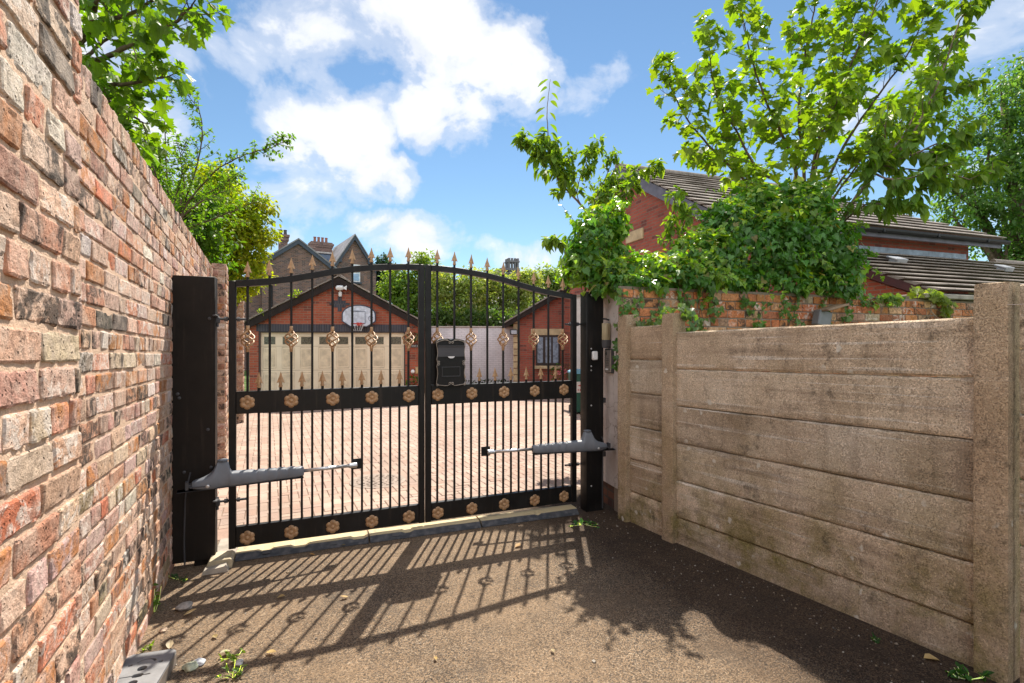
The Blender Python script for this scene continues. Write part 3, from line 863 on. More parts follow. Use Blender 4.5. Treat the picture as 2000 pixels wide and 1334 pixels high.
# swing-gate operators
RIBS = []
for k in range(5):
    x0 = .33 + .07 * k; q = .9985 ** (k * 7)
    RIBS += [(x0, .044 - .001 * k, -.043 + .001 * k, .059 - .003 * k), (x0 + .045, .043 - .001 * k, -.043 + .001 * k, .057 - .003 * k), (x0 + .05, .041 - .001 * k, -.043 + .001 * k, .051 - .003 * k), (x0 + .062, .041 - .001 * k, -.043 + .001 * k, .051 - .003 * k)]
def opener(label, s_tail, s_plate, z):
    a, b = gp(s_tail, .205), gp(s_plate, .055)
    d = (b - a).xy; L = d.length; rz = math.degrees(math.atan2(d.y, d.x))
    t = thing('gate_opener', label, 'gate opener', (a.x, a.y, z), rz, 'electric ram openers across the gate leaves')
    mb = MB()
    secs = [(-.02, .03, -.028, .018), (.0, .042, -.034, .028), (.05, .05, -.042, .040), (.085, .052, -.046, .058), (.108, .052, -.047, .082), (.124, .050, -.047, .120), (.134, .046, -.047, .143), (.142, .043, -.047, .148), (.196, .043, -.046, .146), (.204, .046, -.046, .134), (.216, .049, -.046, .085), (.226, .050, -.046, .064), (.26, .049, -.045, .062), (.31, .046, -.044, .060),
            *RIBS, (.70, .036, -.034, .041), (.715, .028, -.026, .033)]
    n = 16; vs = []; fs = []
    for x, w, z0, z1 in secs:
        zc, h = (z0 + z1) / 2, (z1 - z0) / 2
        for k in range(n):
            an = 2 * math.pi * k / n
            c_, s_ = math.cos(an), math.sin(an)
            yy = w * math.copysign(abs(c_) ** .6, c_); zz = zc + h * math.copysign(abs(s_) ** .6, s_)
            if x < .24 and z1 > .1 and s_ > .1: yy *= 1 - .35 * max(0, (zz - .03) / .12)
            vs.append(Vector((x, yy, zz)))
    for i in range(len(secs) - 1):
        for k in range(n):
            p, q = i * n + k, i * n + (k + 1) % n
            fs.append([p, p + n, q + n, q])
    fs.append([k for k in range(n)]); fs.append([(len(secs) - 1) * n + k for k in range(n)][::-1])
    mb.add(vs, fs); mb.build('casing', M['opener'], t, smooth='angle', recalc=True)
    mb = MB()
    for sx in (-1, 1):
        mb.box((.30, sx * .0, -.041), (.82, .074, .006), bev=.002)
    mb.box((.03, 0, -.012), (.13, .106, .006), bev=.002)
    mb.build('casing_seam', M['darkgrey'], t)
    mb = MB(); mb.lathe([(.036, .145), (.036, .150), (.030, .154), (.0, .155)], (.169, 0, .002), 20); mb.build('release_cap', M['opener'], t, smooth='angle')
    mb = MB(); mb.tube([(.70, 0, .004), (L - .06, 0, .0)], .0135, 12); mb.build('piston_rod', M['silver'], t, smooth=True)
    mb = MB(); mb.tube([(L - .085, 0, 0), (L - .08, 0, 0), (L - .02, 0, 0), (L - .015, 0, 0)], [.014, .019, .021, .016], 12)
    mb.build('clevis', M['silver'], t, smooth='angle')
    mb = MB(); mb.lathe([(.012, 0), (.012, .004), (.006, .006)], (.075, -.051, -.015), 12, Matrix.Rotation(R(90), 3, 'X')); mb.build('screw', M['silver'], t); mb = MB(); mb.lathe([(.012, 0), (.012, .004), (.006, .006)], (.075, .051, -.015), 12, Matrix.Rotation(R(-90), 3, 'X'))
    mb.build('screw', M['silver'], t)
    mb = MB(); mb.box((-.02, 0, -.005), (.08, .035, .02)); mb.box((-.05, .0, -.005), (.02, .05, .055)); mb.build('tail_bracket', M['darkgrey'], t)
    mb = MB(); mb.box((0, 0, 0), (.085, .008, .085), bev=.002)
    o = mb.build('mounting_plate', B_, t)
    o.rotation_euler = (0, 0, R(GA - rz))
    q = Matrix.Rotation(R(-rz), 3, 'Z') @ (gp(s_plate + (-.012 if s_plate > s_tail else .012), .016) - Vector((a.x, a.y, 0)))
    o.location = (q.x, q.y, 0)
    return t
opener('grey electric ram opener on the left gate leaf, tail fixed to the broad post', -.185, .945, .542)
opener('grey electric ram opener on the right gate leaf, tail fixed to the narrower post', 3.190, 2.045, .553)

# letter box
lb = thing('letter_box', 'ornate black steel letter box with thin scrolled wire trim, hung on the gate', 'letter box', tuple(gp(1.715, 0.0, 1.163)), GA)
mb = MB()
out = [(-.125, 0), (.125, 0), (.125, .385), (.118, .398), (.10, .402), (.06, .410), (.03, .413), (0, .402), (-.03, .413), (-.06, .410), (-.10, .402), (-.118, .398), (-.125, .385)]
mb.prism(out, -.075, .06); mb.build('box_body', B_, lb)
mb = MB(); mb.prism([(-.118, .255), (.118, .255), (.118, .345), (-.118, .345)], -.083, -.075)
mb.prism([(-.118, .345), (.118, .345), (.118, .352), (-.118, .352)], -.094, -.075); mb.build('letter_flap', M['darkgrey'], lb)
mb = MB(); mb.prism([(-.03, .258), (-.024, .247), (-.01, .241), (.01, .241), (.024, .247), (.03, .258)], -.090, -.083); mb.build('handle', M['white'], lb)
mb = MB()
for z in (.085, .165): mb.box((0, -.078, z), (.16, .008, .005))
for x in (-.08, .08): mb.box((x, -.078, .125), (.005, .008, .085))
mb.build('name_plate_frame', M['darkgrey'], lb)
mb = MB()
def curl(cx, cz, r, a0, a1, n=10): return [(cx + r * (1 - .5 * k / n) * math.cos(a0 + (a1 - a0) * k / n), -.082, cz + r * (1 - .5 * k / n) * math.sin(a0 + (a1 - a0) * k / n)) for k in range(n + 1)]
for sx in (-1, 1):
    side = []
    for k in range(13):
        t = k / 12
        side.append((sx * (.131 - .012 * math.sin(t * math.pi * 2) ** 2 - (.012 if k in (6,) else 0)), -.082, .02 + .36 * t))
    mb.tube(side, .0032, 6)
    mb.tube([(sx * x, -.082, z) for x, z in ((.125, .380), (.10, .390), (.06, .400), (.03, .398), (.012, .385))], .0032, 6)
    mb.tube([(sx * x, -.082, z) for x, z in ((.125, .012), (.10, .010), (.06, .004), (.03, .003), (.012, .015))], .0032, 6)
    for (cx, cz) in ((.012, .378), (.012, .022), (.122, .012), (.122, .385), (.112, .19), (.112, .21)):
        mb.tube(curl(sx * cx, cz, .011, 0, 9), .0028, 5)
mb.build('scroll_trim', M['gold'] if False else plain('aged_pewter', (.30, .26, .22), .4, .6), lb)
mb = MB(); mb.box((-.155, .0, .19), (.075, .03, .36)); mb.build('mounting_strap', B_, lb)

# lamp and intercom on the rendered pier
lm = thing('warning_lamp', 'grubby cream cylindrical warning lamp with black base between post and rendered pier', 'lamp', tuple(gp(3.275, .10, 1.545)), GA)
mb = MB(); mb.lathe([(.048, .02), (.052, .03), (.053, .17), (.050, .185), (.0, .188)], n=24)
def m_lamp():
    n = NT('grubby_lens'); x, y, z = n.sep(n.coord())
    c = n.mix((.42, .35, .22), (.12, .09, .05), n.ramp(n.noise(1, 4, .6, n.comb(n.math('MULTIPLY', x, 60), n.math('MULTIPLY', y, 60), n.math('MULTIPLY', z, 6))), [(.4, 0), (.7, .8)]))
    return n.done(c, .35, 0, .5)
mb.build('lens', m_lamp(), lm, smooth='angle')
mb = MB(); mb.lathe([(.03, -.06), (.05, -.055), (.056, 0), (.056, .02), (.0, .022)], n=20); mb.build('lamp_base', M['darkgrey'], lm, smooth='angle')
mb = MB(); mb.box((.055, .01, .09), (.02, .07, .2), bev=.004); mb.tube([(-.05, 0, .23), (.0, -.02, .225), (.03, -.02, .215)], .009, 8); mb.build('lamp_bracket', M['darkgrey'], lm)
X, Y = lane(3.05, 4.12)
ic = thing('intercom', 'tilted brushed metal intercom panel on the white rendered pier', 'intercom', (X, Y, 1.36), PSI - 5)
mb = MB(); mb.box((-.02, 0, 0), (.035, .135, .235), bev=.004); mb.build('back_box', M['darkgrey'], ic)
mb = MB(); mb.box((-.042, 0, 0), (.012, .115, .215), bev=.003); mb.build('face_plate', plain('brushed_steel', (.33, .29, .26), .4, .5), ic)
mb = MB(); mb.lathe([(.016, 0), (.014, .004), (.0, .005)], (-.048, .02, .07), 16, Matrix.Rotation(R(-90), 3, 'Y'))
for k in range(5): mb.box((-.049, 0, .02 - .016 * k), (.003, .05, .004))
mb.build('speaker_grille', M['darkgrey'], ic)
mb = MB(); mb.box((-.05, .01, -.082), (.006, .045, .016)); mb.build('call_button', M['white'], ic)

# ================================================================== RUBBER KERB RAMPS UNDER THE GATE
def m_ramp():
    n = NT('painted_rubber'); x, y, z = n.sep(n.coord())
    yel = n.mix((.62, .50, .27), (.50, .42, .28), n.noise(9, 5))
    dark = n.mix((.045, .05, .06), (.12, .12, .125), n.ramp(n.noise(25, 5), [(.4, 0), (.75, 1)]))
    A = n.attr()
    c = n.mix(dark, n.mix(yel, dark, n.ramp(n.noise(7, 6, .7), [(.6, 0), (.72, .9)])), A.outputs['Alpha'])
    ch = n.new('ShaderNodeTexChecker'); n.put(ch.inputs['Vector'], n.coord()); ch.inputs['Scale'].default_value = 62
    n.bump(n.math('ADD', ch.outputs['Fac'], n.noise(60, 3)), .5, .004)
    return n.done(c, .75, 0, .3)
M['ramp'] = m_ramp()
def ramp_piece(label, s0, p0, s1, p1, notch):
    a, b = gp(s0, p0), gp(s1, p1); d = (b - a).xy; L = d.length
    t = thing('kerb_ramp', label, 'kerb ramp', (a.x, a.y, zg(a.x, a.y) + .004), math.degrees(math.atan2(d.y, d.x)), 'rubber kerb ramps under the gate')
    dz = zg(b.x, b.y) - zg(a.x, a.y)
    n = 26; rows = []
    prof = [(.0, .0, 0), (.004, .012, 0), (.045, .040, 0), (.052, .045, 1), (.17, .047, 1), (.19, .04, 1), (.20, 0, 0)]
    mb = MB()
    vs = []; cs = []
    for i in range(n + 1):
        x = .004 + (L - .008) * i / n
        for k, (y, z, pf) in enumerate(prof):
            zz = z + (noise.noise(Vector((x * 5 + s0 * 9, k, 0))) * .004 if z > 0 else 0)
            for (nx0, nx1) in notch:
                if nx0 < x / L < nx1 and k in (2, 3): zz -= .014; 
            vs.append(Vector((x, y, zz + dz * x / L))); cs.append((1, 1, 1, float(pf)))
    m = len(prof)
    fs = [[i * m + k, (i + 1) * m + k, (i + 1) * m + k + 1, i * m + k + 1] for i in range(n) for k in range(m - 1)]
    fs += [[k for k in range(m)], [n * m + k for k in range(m)][::-1]]
    mb.add(vs, fs); mb.c = cs
    mb.build('ramp_body', M['ramp'], t, recalc=True)
    for q in (.22, .72):
        mb = MB(); mb.box((L * q, .026, .030 + dz * q), (.055, .03, .012), Matrix.Rotation(R(42), 3, 'X')); mb.build('bolt_recess', M['darkgrey'], t)
ramp_piece('yellowish chipped rubber kerb ramp beside the broken concrete wedge, below the left gate leaf', .045, .07, 1.02, .10, ((.18, .24), (.40, .52), (.85, .97)))
ramp_piece('rubber kerb ramp under the meeting stiles of the gate, middle of three', 1.026, .10, 1.98, .125, ((.3, .36),))
ramp_piece('worn rubber kerb ramp in front of the right gate leaf', 1.986, .125, 2.95, .16, ((.55, .6),))
a = gp(-.075, .17)
ch = thing('concrete_chunk', 'broken wedge of cream concrete at the foot of the broad gate post', 'kerb', (a.x, a.y, zg(a.x, a.y)), GA)
mb = MB(); mb.prism([(-.05, 0), (.115, 0), (.12, .05), (.10, .066), (-.03, .066), (-.05, .03)], .0, .17)
mb.build('chunk_top', plain('cream_concrete', (.42, .36, .25), .9, 0, .2, .2, 8, .5, 60), ch)
mb = MB(); mb.prism([(-.07, 0), (.10, 0), (.08, .045), (-.055, .028)], -.07, .0); mb.build('chunk_toe', M['pale_concrete'], ch)
mb = MB(); mb.box((.045, .38, .015), (.16, .36, .04), bev=.01); mb.build('concrete_pad', M['pale_concrete'], ch)

# grey slotted rubber kerb block lying by the wall
def kerb_block():
    a = at(268, 1300, 2.38)
    t = thing('kerb_block', 'loose grey recycled-rubber block with round holes and slots lying by the wall', 'rubber block', (a.x, a.y, zg(a.x, a.y)), PSI - 9)
    cu = bpy.data.curves.new('slotted_top', 'CURVE'); cu.dimensions = '2D'; cu.fill_mode = 'BOTH'; cu.extrude = .006; cu.bevel_depth = .002
    def loop(pts):
        sp = cu.splines.new('POLY'); sp.points.add(len(pts) - 1); sp.use_cyclic_u = True
        for q, p in zip(sp.points, pts): q.co = (p[0], p[1], 0, 1)
    W, L = .105, .19
    loop([(-W, -L), (W - .03, -L), (W, -L + .04), (W, L - .02), (W - .02, L), (-W + .02, L), (-W, L - .03)])
    def circ(x, y, r, n=18, sx=1): loop([(x + sx * r * math.cos(2 * math.pi * k / n), y + r * math.sin(2 * math.pi * k / n)) for k in range(n)][::-1])
    for sy in (-1, 1):
        circ(0, sy * .055, .022); circ(-.062, sy * .095, .011); circ(.066, sy * .092, .011)
        arc = [(.048 * math.cos(R(q)), sy * (.098 + .040 * math.sin(R(q)))) for q in range(20, 161, 14)]
        arc += [(.036 * math.cos(R(q)), sy * (.090 + .034 * math.sin(R(q)))) for q in range(160, 19, -14)]
        loop(arc if sy < 0 else arc[::-1])
    slot = [(-W + .006, -.005), (-.022, -.005), (-.02, -.014), (0, -.017), (.02, -.014), (.024, -.005), (.05, -.006), (.056, 0), (.05, .006), (.024, .005), (.02, .014), (0, .017), (-.02, .014), (-.022, .005), (-W + .006, .005)]
    loop(slot[::-1])
    tmp = bpy.data.objects.new('tmp', cu); COL.objects.link(tmp)
    dg = bpy.context.evaluated_depsgraph_get()
    me = bpy.data.meshes.new_from_object(tmp.evaluated_get(dg))
    bpy.data.objects.remove(tmp)
    me.name = 'slotted_top'; me.materials.clear()
    me.materials.append(plain('grey_rubber', (.20, .20, .205), .75, 0, .3, .12, 12, .3, 150))
    o = bpy.data.objects.new('slotted_top', me); COL.objects.link(o); o.parent = t; o.location = (0, 0, .058)
    mb = MB()
    mb.box((0, 0, .026), (.206, .374, .050), bev=.006)
    mb.build('block_body', plain('rubber_body', (.035, .034, .033), .85), t)
    mb = MB(); mb.box((.1055, .0, .028), (.006, .34, .052)); mb.box((0, -.188, .028), (.19, .006, .052)); mb.build('side_skirt', plain('dusty_rubber_side', (.20, .165, .135), .8, var=.2), t)
kerb_block()
# ================================================================== BUILDINGS
RED = ((.39, .10, .055), (.30, .075, .045))
M['red_brick'] = m_brick_tex('red_brick', RED[0], RED[1], (.27, .17, .12), .225, .075, .009)
M['red_brick2'] = m_brick_tex('house_red_brick', (.37, .095, .062), (.28, .072, .052), (.22, .13, .10), .225, .075, .010)
M['vic_brick'] = m_brick_tex('dark_victorian_brick', (.25, .125, .09), (.135, .09, .095), (.23, .19, .16), .225, .08, .012, dark=.22)
M['slate_brick'] = m_brick_tex('grey_soldier_brick', (.07, .07, .085), (.055, .055, .07), (.11, .10, .10), .075, .5, .008)
M['barge'] = plain('dark_stained_bargeboard', (.022, .014, .012), .6, 0, .2, .2, 4)
M['blue_barge'] = plain('slate_blue_bargeboard', (.035, .05, .075), .5)
M['grey_fascia'] = plain('grey_violet_fascia', (.12, .115, .15), .55, 0, .4, .15, 4)
M['cream_stone'] = plain('cream_cast_stone', (.50, .38, .23), .85, 0, .2, .12, 5)
M['cream_door'] = plain('cream_painted_steel', (.80, .675, .50), .45, 0, .4, .04, 2)
M['gutter'] = plain('black_gutter', (.010, .011, .013), .5, 0, .25)
M['lead'] = plain('lead_flashing', (.20, .25, .31), .5, .2, .5, .2, 6)
def m_tile(name, c, moss=.5):
    n = NT(name); x, y, z = n.sep(n.coord())
    b = n.ramp(n.noise(1.6, 6, .65), [(.3, tuple(q * .7 for q in c)), (.7, tuple(q * 1.25 for q in c))])
    b = n.mix(b, (.05, .045, .025), n.math('MULTIPLY', n.ramp(n.noise(6.5, 6, .75), [(.52, 0), (.66, 1)]), moss))
    j = n.math('FRACT', n.math('MULTIPLY', x, 3.35))
    b = n.mix(b, (.03, .028, .026), n.math('MULTIPLY', n.ramp(j, [(.0, 1), (.03, 0), (.97, 0), (1, 1)]), .8))
    n.bump(n.noise(40, 4), .4, .004)
    return n.done(b, .8, 0, .3)
M['conc_tile'] = m_tile('brown_concrete_tile', (.27, .23, .20))
M['slate'] = m_tile('welsh_slate', (.27, .26, .27), .15)
def m_glass(name, c=(.02, .025, .03), rough=.08):
    n = NT(name); return n.done(c, rough, 0, .8)
M['glass'] = m_glass('window_glass')
M['frost'] = plain('obscured_glass', (.11, .105, .075), .25, 0, .6, .4, 30)
M['paleglass'] = plain('leaded_glass_with_net', (.22, .26, .33), .15, 0, .6, .25, 12)
M['darkwood'] = plain('dark_wood_frame', (.03, .018, .016), .45)
M['whiteframe'] = plain('white_window_frame', (.75, .76, .78), .5)

# ---- double garage beyond the drive
ZG = -.29
P0 = at(487, 0, 15.5)
ga = thing('garage', 'red brick double garage with cream sectional door and dark gable bargeboards', 'garage', (P0.x, P0.y, ZG), 7.7)
GW, EH, AH = 5.15, 2.45, 3.86
mid = 2.64
mb = MB()
T = .28
mb.prism([(0.0, 0), (.26, 0), (.26, 2.37), (4.63, 2.37), (4.63, 0), (GW, 0), (GW, EH - .12), (mid, AH - .13), (0, EH - .12)], 0, T)
mb.box((.11, 4, EH / 2 - .1), (.22, 7.4, EH - .2)); mb.box((GW - .11, 4, EH / 2 - .1), (.22, 7.4, EH - .2))
mb.build('wall', M['red_brick'], ga)
mb = MB(); mb.prism([(.2, 2.145), (4.69, 2.145), (4.69, 2.372), (.2, 2.372)], -.006, .2); mb.build('soldier_lintel', M['slate_brick'], ga)
mb = MB()
for (dx, dz, w, h) in ((0, .0, .12, .46), (0, 0, .36, .22), (0, 0, .60, .075)): mb.box((mid + .0 + dx, -.004 - .001 * h, 3.0 + dz), (w, .012, h))
mb.build('brick_diamond', M['slate_brick'], ga)
# bargeboards and verge tiles
def verge(mb, a, b, w, y0, y1, drop=0):
    (xa, za), (xb, zb) = a, b
    mb.prism([(xa, za - drop), (xb, zb - drop), (xb, zb - drop - w), (xa, za - drop - w)], y0, y1)
mb = MB(); verge(mb, (-.14, EH - .03), (mid, AH), .21, -.14, -.10, .05); verge(mb, (mid, AH), (GW + .12, EH - .03), .21, -.14, -.10, .05); mb.build('bargeboard', M['barge'], ga)
mb = MB()
for sg in (-1, 1):
    xe = -.16 if sg < 0 else GW + .14
    for k in range(9):
        t0, t1 = k / 9, (k + 1) / 9 + .02
        xa, za = xe + (mid - xe) * t0, (EH - .04) + (AH - EH + .04) * t0
        xb, zb = xe + (mid - xe) * t1, (EH - .04) + (AH - EH + .04) * t1
        mb.prism([(xa, za + .035), (xb, zb + .008), (xb, zb - .02), (xa, za - .01)] if sg < 0 else [(xb, zb + .008), (xa, za + .035), (xa, za - .01), (xb, zb - .02)], -.17, 7.8)
mb.build('roof', M['conc_tile'], ga)
# door
mb = MB(); mb.box((2.445, .12, 1.07), (4.32, .04, 2.13))
D = mb.build('garage_door', M['cream_door'], ga)
mb = MB()
cw = 4.32 / 8
for k in range(8):
    cx = .285 + cw * (k + .5)
    for (z0, z1) in ((1.02, 1.66), (.30, .88)):
        for (bx, bz, sx, sz) in ((cx, z0, cw * .68, .018), (cx, z1, cw * .68, .018), (cx - cw * .34, (z0 + z1) / 2, .018, z1 - z0), (cx + cw * .34, (z0 + z1) / 2, .018, z1 - z0)):
            mb.box((bx, .099, bz), (sx, .012, sz + .018), bev=.004)
        mb.box((cx, .0985, (z0 + z1) / 2), (cw * .56, .012, z1 - z0 - .10), bev=.004)
    mb.box((cx, .098, 1.74), (cw * .72, .012, .012)); mb.box((cx, .098, 2.0), (cw * .72, .012, .012))
mb.build('raised_panel', plain('shaded_cream_moulding', (.66, .54, .38), .5), D)  # darker cream puts the recess shadow of the panels into the colour
for z in (.22, .93, 1.70):
    pass
mb = MB()
for z in (.245, .955, 1.695): mb.box((2.445, .0995, z), (4.3, .004, .008))
mb.build('section_joint', plain('door_joint_shadow_gap', (.28, .22, .14), .7), D)
for k in range(8):
    cx = .285 + cw * (k + .5)
    mb = MB(); mb.box((cx, .0975, 1.87), (cw * .60, .010, .225)); mb.build('window', M['frost'], D)
mb = MB()
for x in (.272, 4.618): mb.box((x, .06, 1.07), (.05, .10, 2.14))
mb.box((2.445, .06, 2.128), (4.3, .1, .03)); mb.build('door_frame', M['darkwood'], ga)
fx = thing('floodlight', 'small white security floodlight high on the garage gable', 'floodlight', tuple((Matrix.Rotation(R(7.7), 3, 'Z') @ Vector((mid + .03, -.01, 3.42)) + Vector((P0.x, P0.y, ZG)))), 7.7)
mb = MB(); mb.box((0, -.04, -.12), (.10, .08, .15), bev=.02); mb.tube([(0, -.06, -.06), (0, -.10, .02)], .02, 8); mb.build('sensor', M['white'], fx, smooth='angle')
mb = MB(); mb.box((0, -.13, .07), (.22, .14, .13), Matrix.Rotation(R(25), 3, 'X'), bev=.03); mb.prism([(.08, .06), (.20, .0), (.21, .14)], -.16, -.10); mb.build('lamp_head', M['white'], fx, smooth='angle')
# basketball backboard and hoop
BB = Matrix.Rotation(R(7.7), 3, 'Z') @ Vector((3.24, -.02, 2.62)) + Vector((P0.x, P0.y, ZG))
bb = thing('basketball_hoop', 'fan-shaped white basketball backboard with dark border and red rim on the garage gable', 'basketball hoop', tuple(BB), 7.7)
fan = [(-.51, -.16), (-.26, -.33), (.26, -.33), (.51, -.16)] + [(.51 * math.cos(q), .05 + .30 * math.sin(q)) for q in [R(k) for k in range(0, 181, 12)]]
mb = MB(); mb.prism(fan, -.14, -.10); mb.build('board_edge', plain('navy_border', (.03, .04, .07), .5), bb)
mb = MB(); mb.prism([(x * .93, z * .92 - .002) for x, z in fan], -.146, -.138); mb.build('board', plain('white_backboard', (.52, .56, .64), .5, 0, .5, .15, 9), bb)
mb = MB()
for (x, z, w, h) in ((0, .14, .40, .014), (0, -.22, .40, .014), (-.19, -.04, .014, .36), (.19, -.04, .014, .36), (-.1, .165, .32, .01)): mb.box((x, -.149, z), (w, .006, h))
for k in range(24):
    a = 2 * math.pi * k / 24; mb.box((.36 + .075 * math.cos(a), -.149, -.07 + .07 * math.sin(a)), (.02, .005, .01), Matrix.Rotation(-a - math.pi / 2, 3, 'Y'))
mb.build('target_lines', plain('board_lines', (.05, .07, .12), .5), bb)
mb = MB(); mb.tube([(.19 * math.cos(2 * math.pi * k / 24), -.40 + .19 * math.sin(2 * math.pi * k / 24), -.24) for k in range(25)], .011, 6)
mb.box((0.02, -.19, -.25), (.16, .09, .10), bev=.01); mb.build('rim', plain('red_rim', (.45, .03, .02), .45), bb)
mb = MB()
for k in range(12):
    a = 2 * math.pi * k / 12; b2 = a + .26
    mb.tube([(.19 * math.cos(a), -.40 + .19 * math.sin(a), -.25), (.15 * math.cos(b2), -.40 + .15 * math.sin(b2), -.36), (.11 * math.cos(a), -.40 + .11 * math.sin(a), -.46)], .004, 4)
mb.build('net', M['white'], bb)
mb = MB(); mb.box((0, -.06, -.05), (.3, .10, .08)); mb.build('board_bracket', M['darkgrey'], bb)
def gar(x, y, z): return tuple(Matrix.Rotation(R(7.7), 3, 'Z') @ Vector((x, y, z)) + Vector((P0.x, P0.y, ZG)))
hs = thing('house_sign', 'small dark slate house sign with pale lettering right of the garage door', 'sign', gar(4.96, -.012, 1.70), 7.7)
mb = MB(); mb.box((0, 0, 0), (.30, .02, .085), bev=.004); mb.build('plaque', plain('slate_plaque', (.06, .07, .08), .5), hs)
mb = MB()
for k in range(8):
    if k == 4: continue
    x = -.115 + .033 * k
    mb.box((x - .007, -.012, 0), (.005, .004, .04)); mb.box((x + .007, -.012, 0), (.005, .004, .04)); mb.box((x, -.012, .0175 * (1 if k % 2 else 0)), (.014, .004, .005))
mb.build('lettering', M['white'], hs)
for (z, c, nm, lab, ct) in ((1.95, (.45, .30, .14), 'meter_box', 'upper small tan box on the brickwork right of the garage door', 'box'), (.93, (.50, .34, .17), 'meter_box', 'lower small tan box on the brickwork right of the garage door', 'box')):
    t = thing(nm, lab, ct, gar(5.03, -.03, z), 7.7)
    mb = MB(); mb.box((0, 0, 0), (.16, .06, .20), bev=.01); mb.box((0, -.032, 0), (.12, .006, .15)); mb.build('box_body', plain('tan_box' + str(z), c, .6), t)
t = thing('wall_lamp', 'round white lamp globe low on the garage brickwork', 'lamp', gar(4.87, -.08, .90), 7.7)
mb = MB(); mb.lathe([(.0, -.06), (.04, -.055), (.06, -.02), (.06, .02), (.035, .05), (0, .06)], n=14); mb.build('globe', M['white'], t, smooth=True)
mb = MB(); mb.tube([(0, .08, -.05), (0, .02, -.1), (0, 0, -.06)], .012, 6); mb.build('lamp_arm', M['darkgrey'], t)

# ---- white painted boundary wall at the back
ww = thing('white_wall', 'white painted brick wall closing the back of the drive', 'wall', (at(800, 0, 20).x, 20.0, ZG), 1.5)
M['white_brick'] = m_brick_tex('white_painted_brick', (.76, .71, .72), (.73, .68, .70), (.56, .52, .53), .225, .075, .008, dark=-.5)
mb = MB(); mb.box((2.6, .12, 1.19), (7.4, .22, 2.38)); mb.build('wall_body', M['white_brick'], ww)
mb = MB(); mb.box((2.6, .12, 2.41), (7.4, .27, .06), bev=.012); mb.build('coping', plain('wall_coping', (.38, .31, .27), .9), ww)

# ---- red brick wing at the right of the drive, gable towards the viewer
PW_ = at(1003, 0, 18.0)
wing = thing('house_wing', 'red brick gabled wing with cream quoins and dark leaded window beyond the gate', 'house', (PW_.x, PW_.y, ZG), 0)
WE, WA, WW = 2.55, 4.35, 6.2
mb = MB(); mb.prism([(0, 0), (WW, 0), (WW, WE), (WW / 2, WA), (0, WE)], 0, .3)
mb.box((.15, 4, WE / 2), (.3, 7.4, WE - .02)); mb.build('wall', M['red_brick2'], wing)
mb = MB()
for k in range(12): mb.box((.07 + (.03 if k % 2 else 0), -.006, .11 + .225 * k), (.16 if k % 2 == 0 else .22, .05, .20), bev=.008)
mb.build('quoins', M['cream_stone'], wing)
mb = MB()
sl = (WA - WE) / (WW / 2)
verge(mb, (-.28, WE - .28 * sl + .12), (WW / 2, WA + .14), .20, -.22, -.18, 0); verge(mb, (WW / 2, WA + .14), (WW + .28, WE - .28 * sl + .12), .20, -.22, -.18, 0)
mb.build('bargeboard', M['barge'], wing)
mb = MB()
mb.prism([(-.32, WE - .32 * sl + .16), (WW / 2, WA + .20), (WW + .32, WE - .32 * sl + .16), (WW + .32, WE - .32 * sl + .11), (WW / 2, WA + .14), (-.32, WE - .32 * sl + .11)], -.25, 8)
mb.build('roof', M['conc_tile'], wing)
mb = MB(); mb.tube([(-.33, -.2, WE - .12), (-.33, 7.6, WE - .12)], .055, 10); mb.build('gutter', M['gutter'], wing)
wx0, wx1, wz0, wz1 = .78, 1.63, 1.00, 2.06
mb = MB()
mb.box(((wx0 + wx1) / 2, -.012, (wz0 + wz1) / 2), (wx1 - wx0, .05, wz1 - wz0)); W_ = mb.build('window', M['darkwood'], wing)
for (a, b) in ((wx0 + .06, wx0 + .25), (wx0 + .34, wx0 + .54), (wx0 + .60, wx1 - .06)):
    mb = MB(); mb.box(((a + b) / 2, -.042, (wz0 + wz1) / 2 + .01), (b - a, .012, wz1 - wz0 - .16)); mb.build('pane', M['paleglass'], W_)
mb = MB(); mb.box(((wx0 + wx1) / 2 - .02, -.01, wz1 + .115), (1.15, .06, .22), bev=.008); mb.build('lintel', M['cream_stone'], wing)
mb = MB(); mb.box(((wx0 + wx1) / 2, -.05, wz0 - .065), (1.02, .14, .11), bev=.01); mb.build('sill', M['cream_stone'], wing)
t = thing('floodlight', 'dark floodlight under the eaves at the quoined corner of the red brick wing', 'floodlight', (PW_.x + .0, 17.85, 1.88), 15)
mb = MB(); mb.box((0, 0, 0), (.26, .10, .18), Matrix.Rotation(R(-18), 3, 'X'), bev=.02); mb.tube([(0, .05, .0), (0.05, .15, .02)], .02, 6); mb.build('lamp_head', M['darkgrey'], t)
mb = MB(); mb.box((0, -.052, -.005), (.20, .01, .13), Matrix.Rotation(R(-18), 3, 'X')); mb.build('lens', M['silver'], t)

# white gatehouse wall seen in the slot beside the right post, and the bin
Pq = at(1118, 0, 13.6)
sw = thing('white_wall', 'tall narrow white rendered wall end seen in the slot beside the narrower gate post', 'wall', (Pq.x, Pq.y, zg(Pq.x, Pq.y)), 0)
mb = MB(); mb.box((.55, .2, 1.48), (1.1, .4, 2.96)); mb.build('wall_body', plain('clean_white_render', (.62, .60, .58), .9, var=.05), sw)
mb = MB(); mb.box((.55, .2, 2.99), (1.2, .5, .06)); mb.build('coping', M['coping'], sw)
Pb = at(1127, 0, 12.6)
bn = thing('wheelie_bin', 'dark green wheelie bin with blue lid seen in the slot beside the gate post', 'bin', (Pb.x + .12, Pb.y, zg(Pb.x, Pb.y)), 4)
mb = MB(); mb.prism([(-.23, .06), (.23, .06), (.29, .98), (-.29, .98)], -.27, .30); mb.build('bin_body', plain('green_bin', (.012, .075, .05), .5), bn)
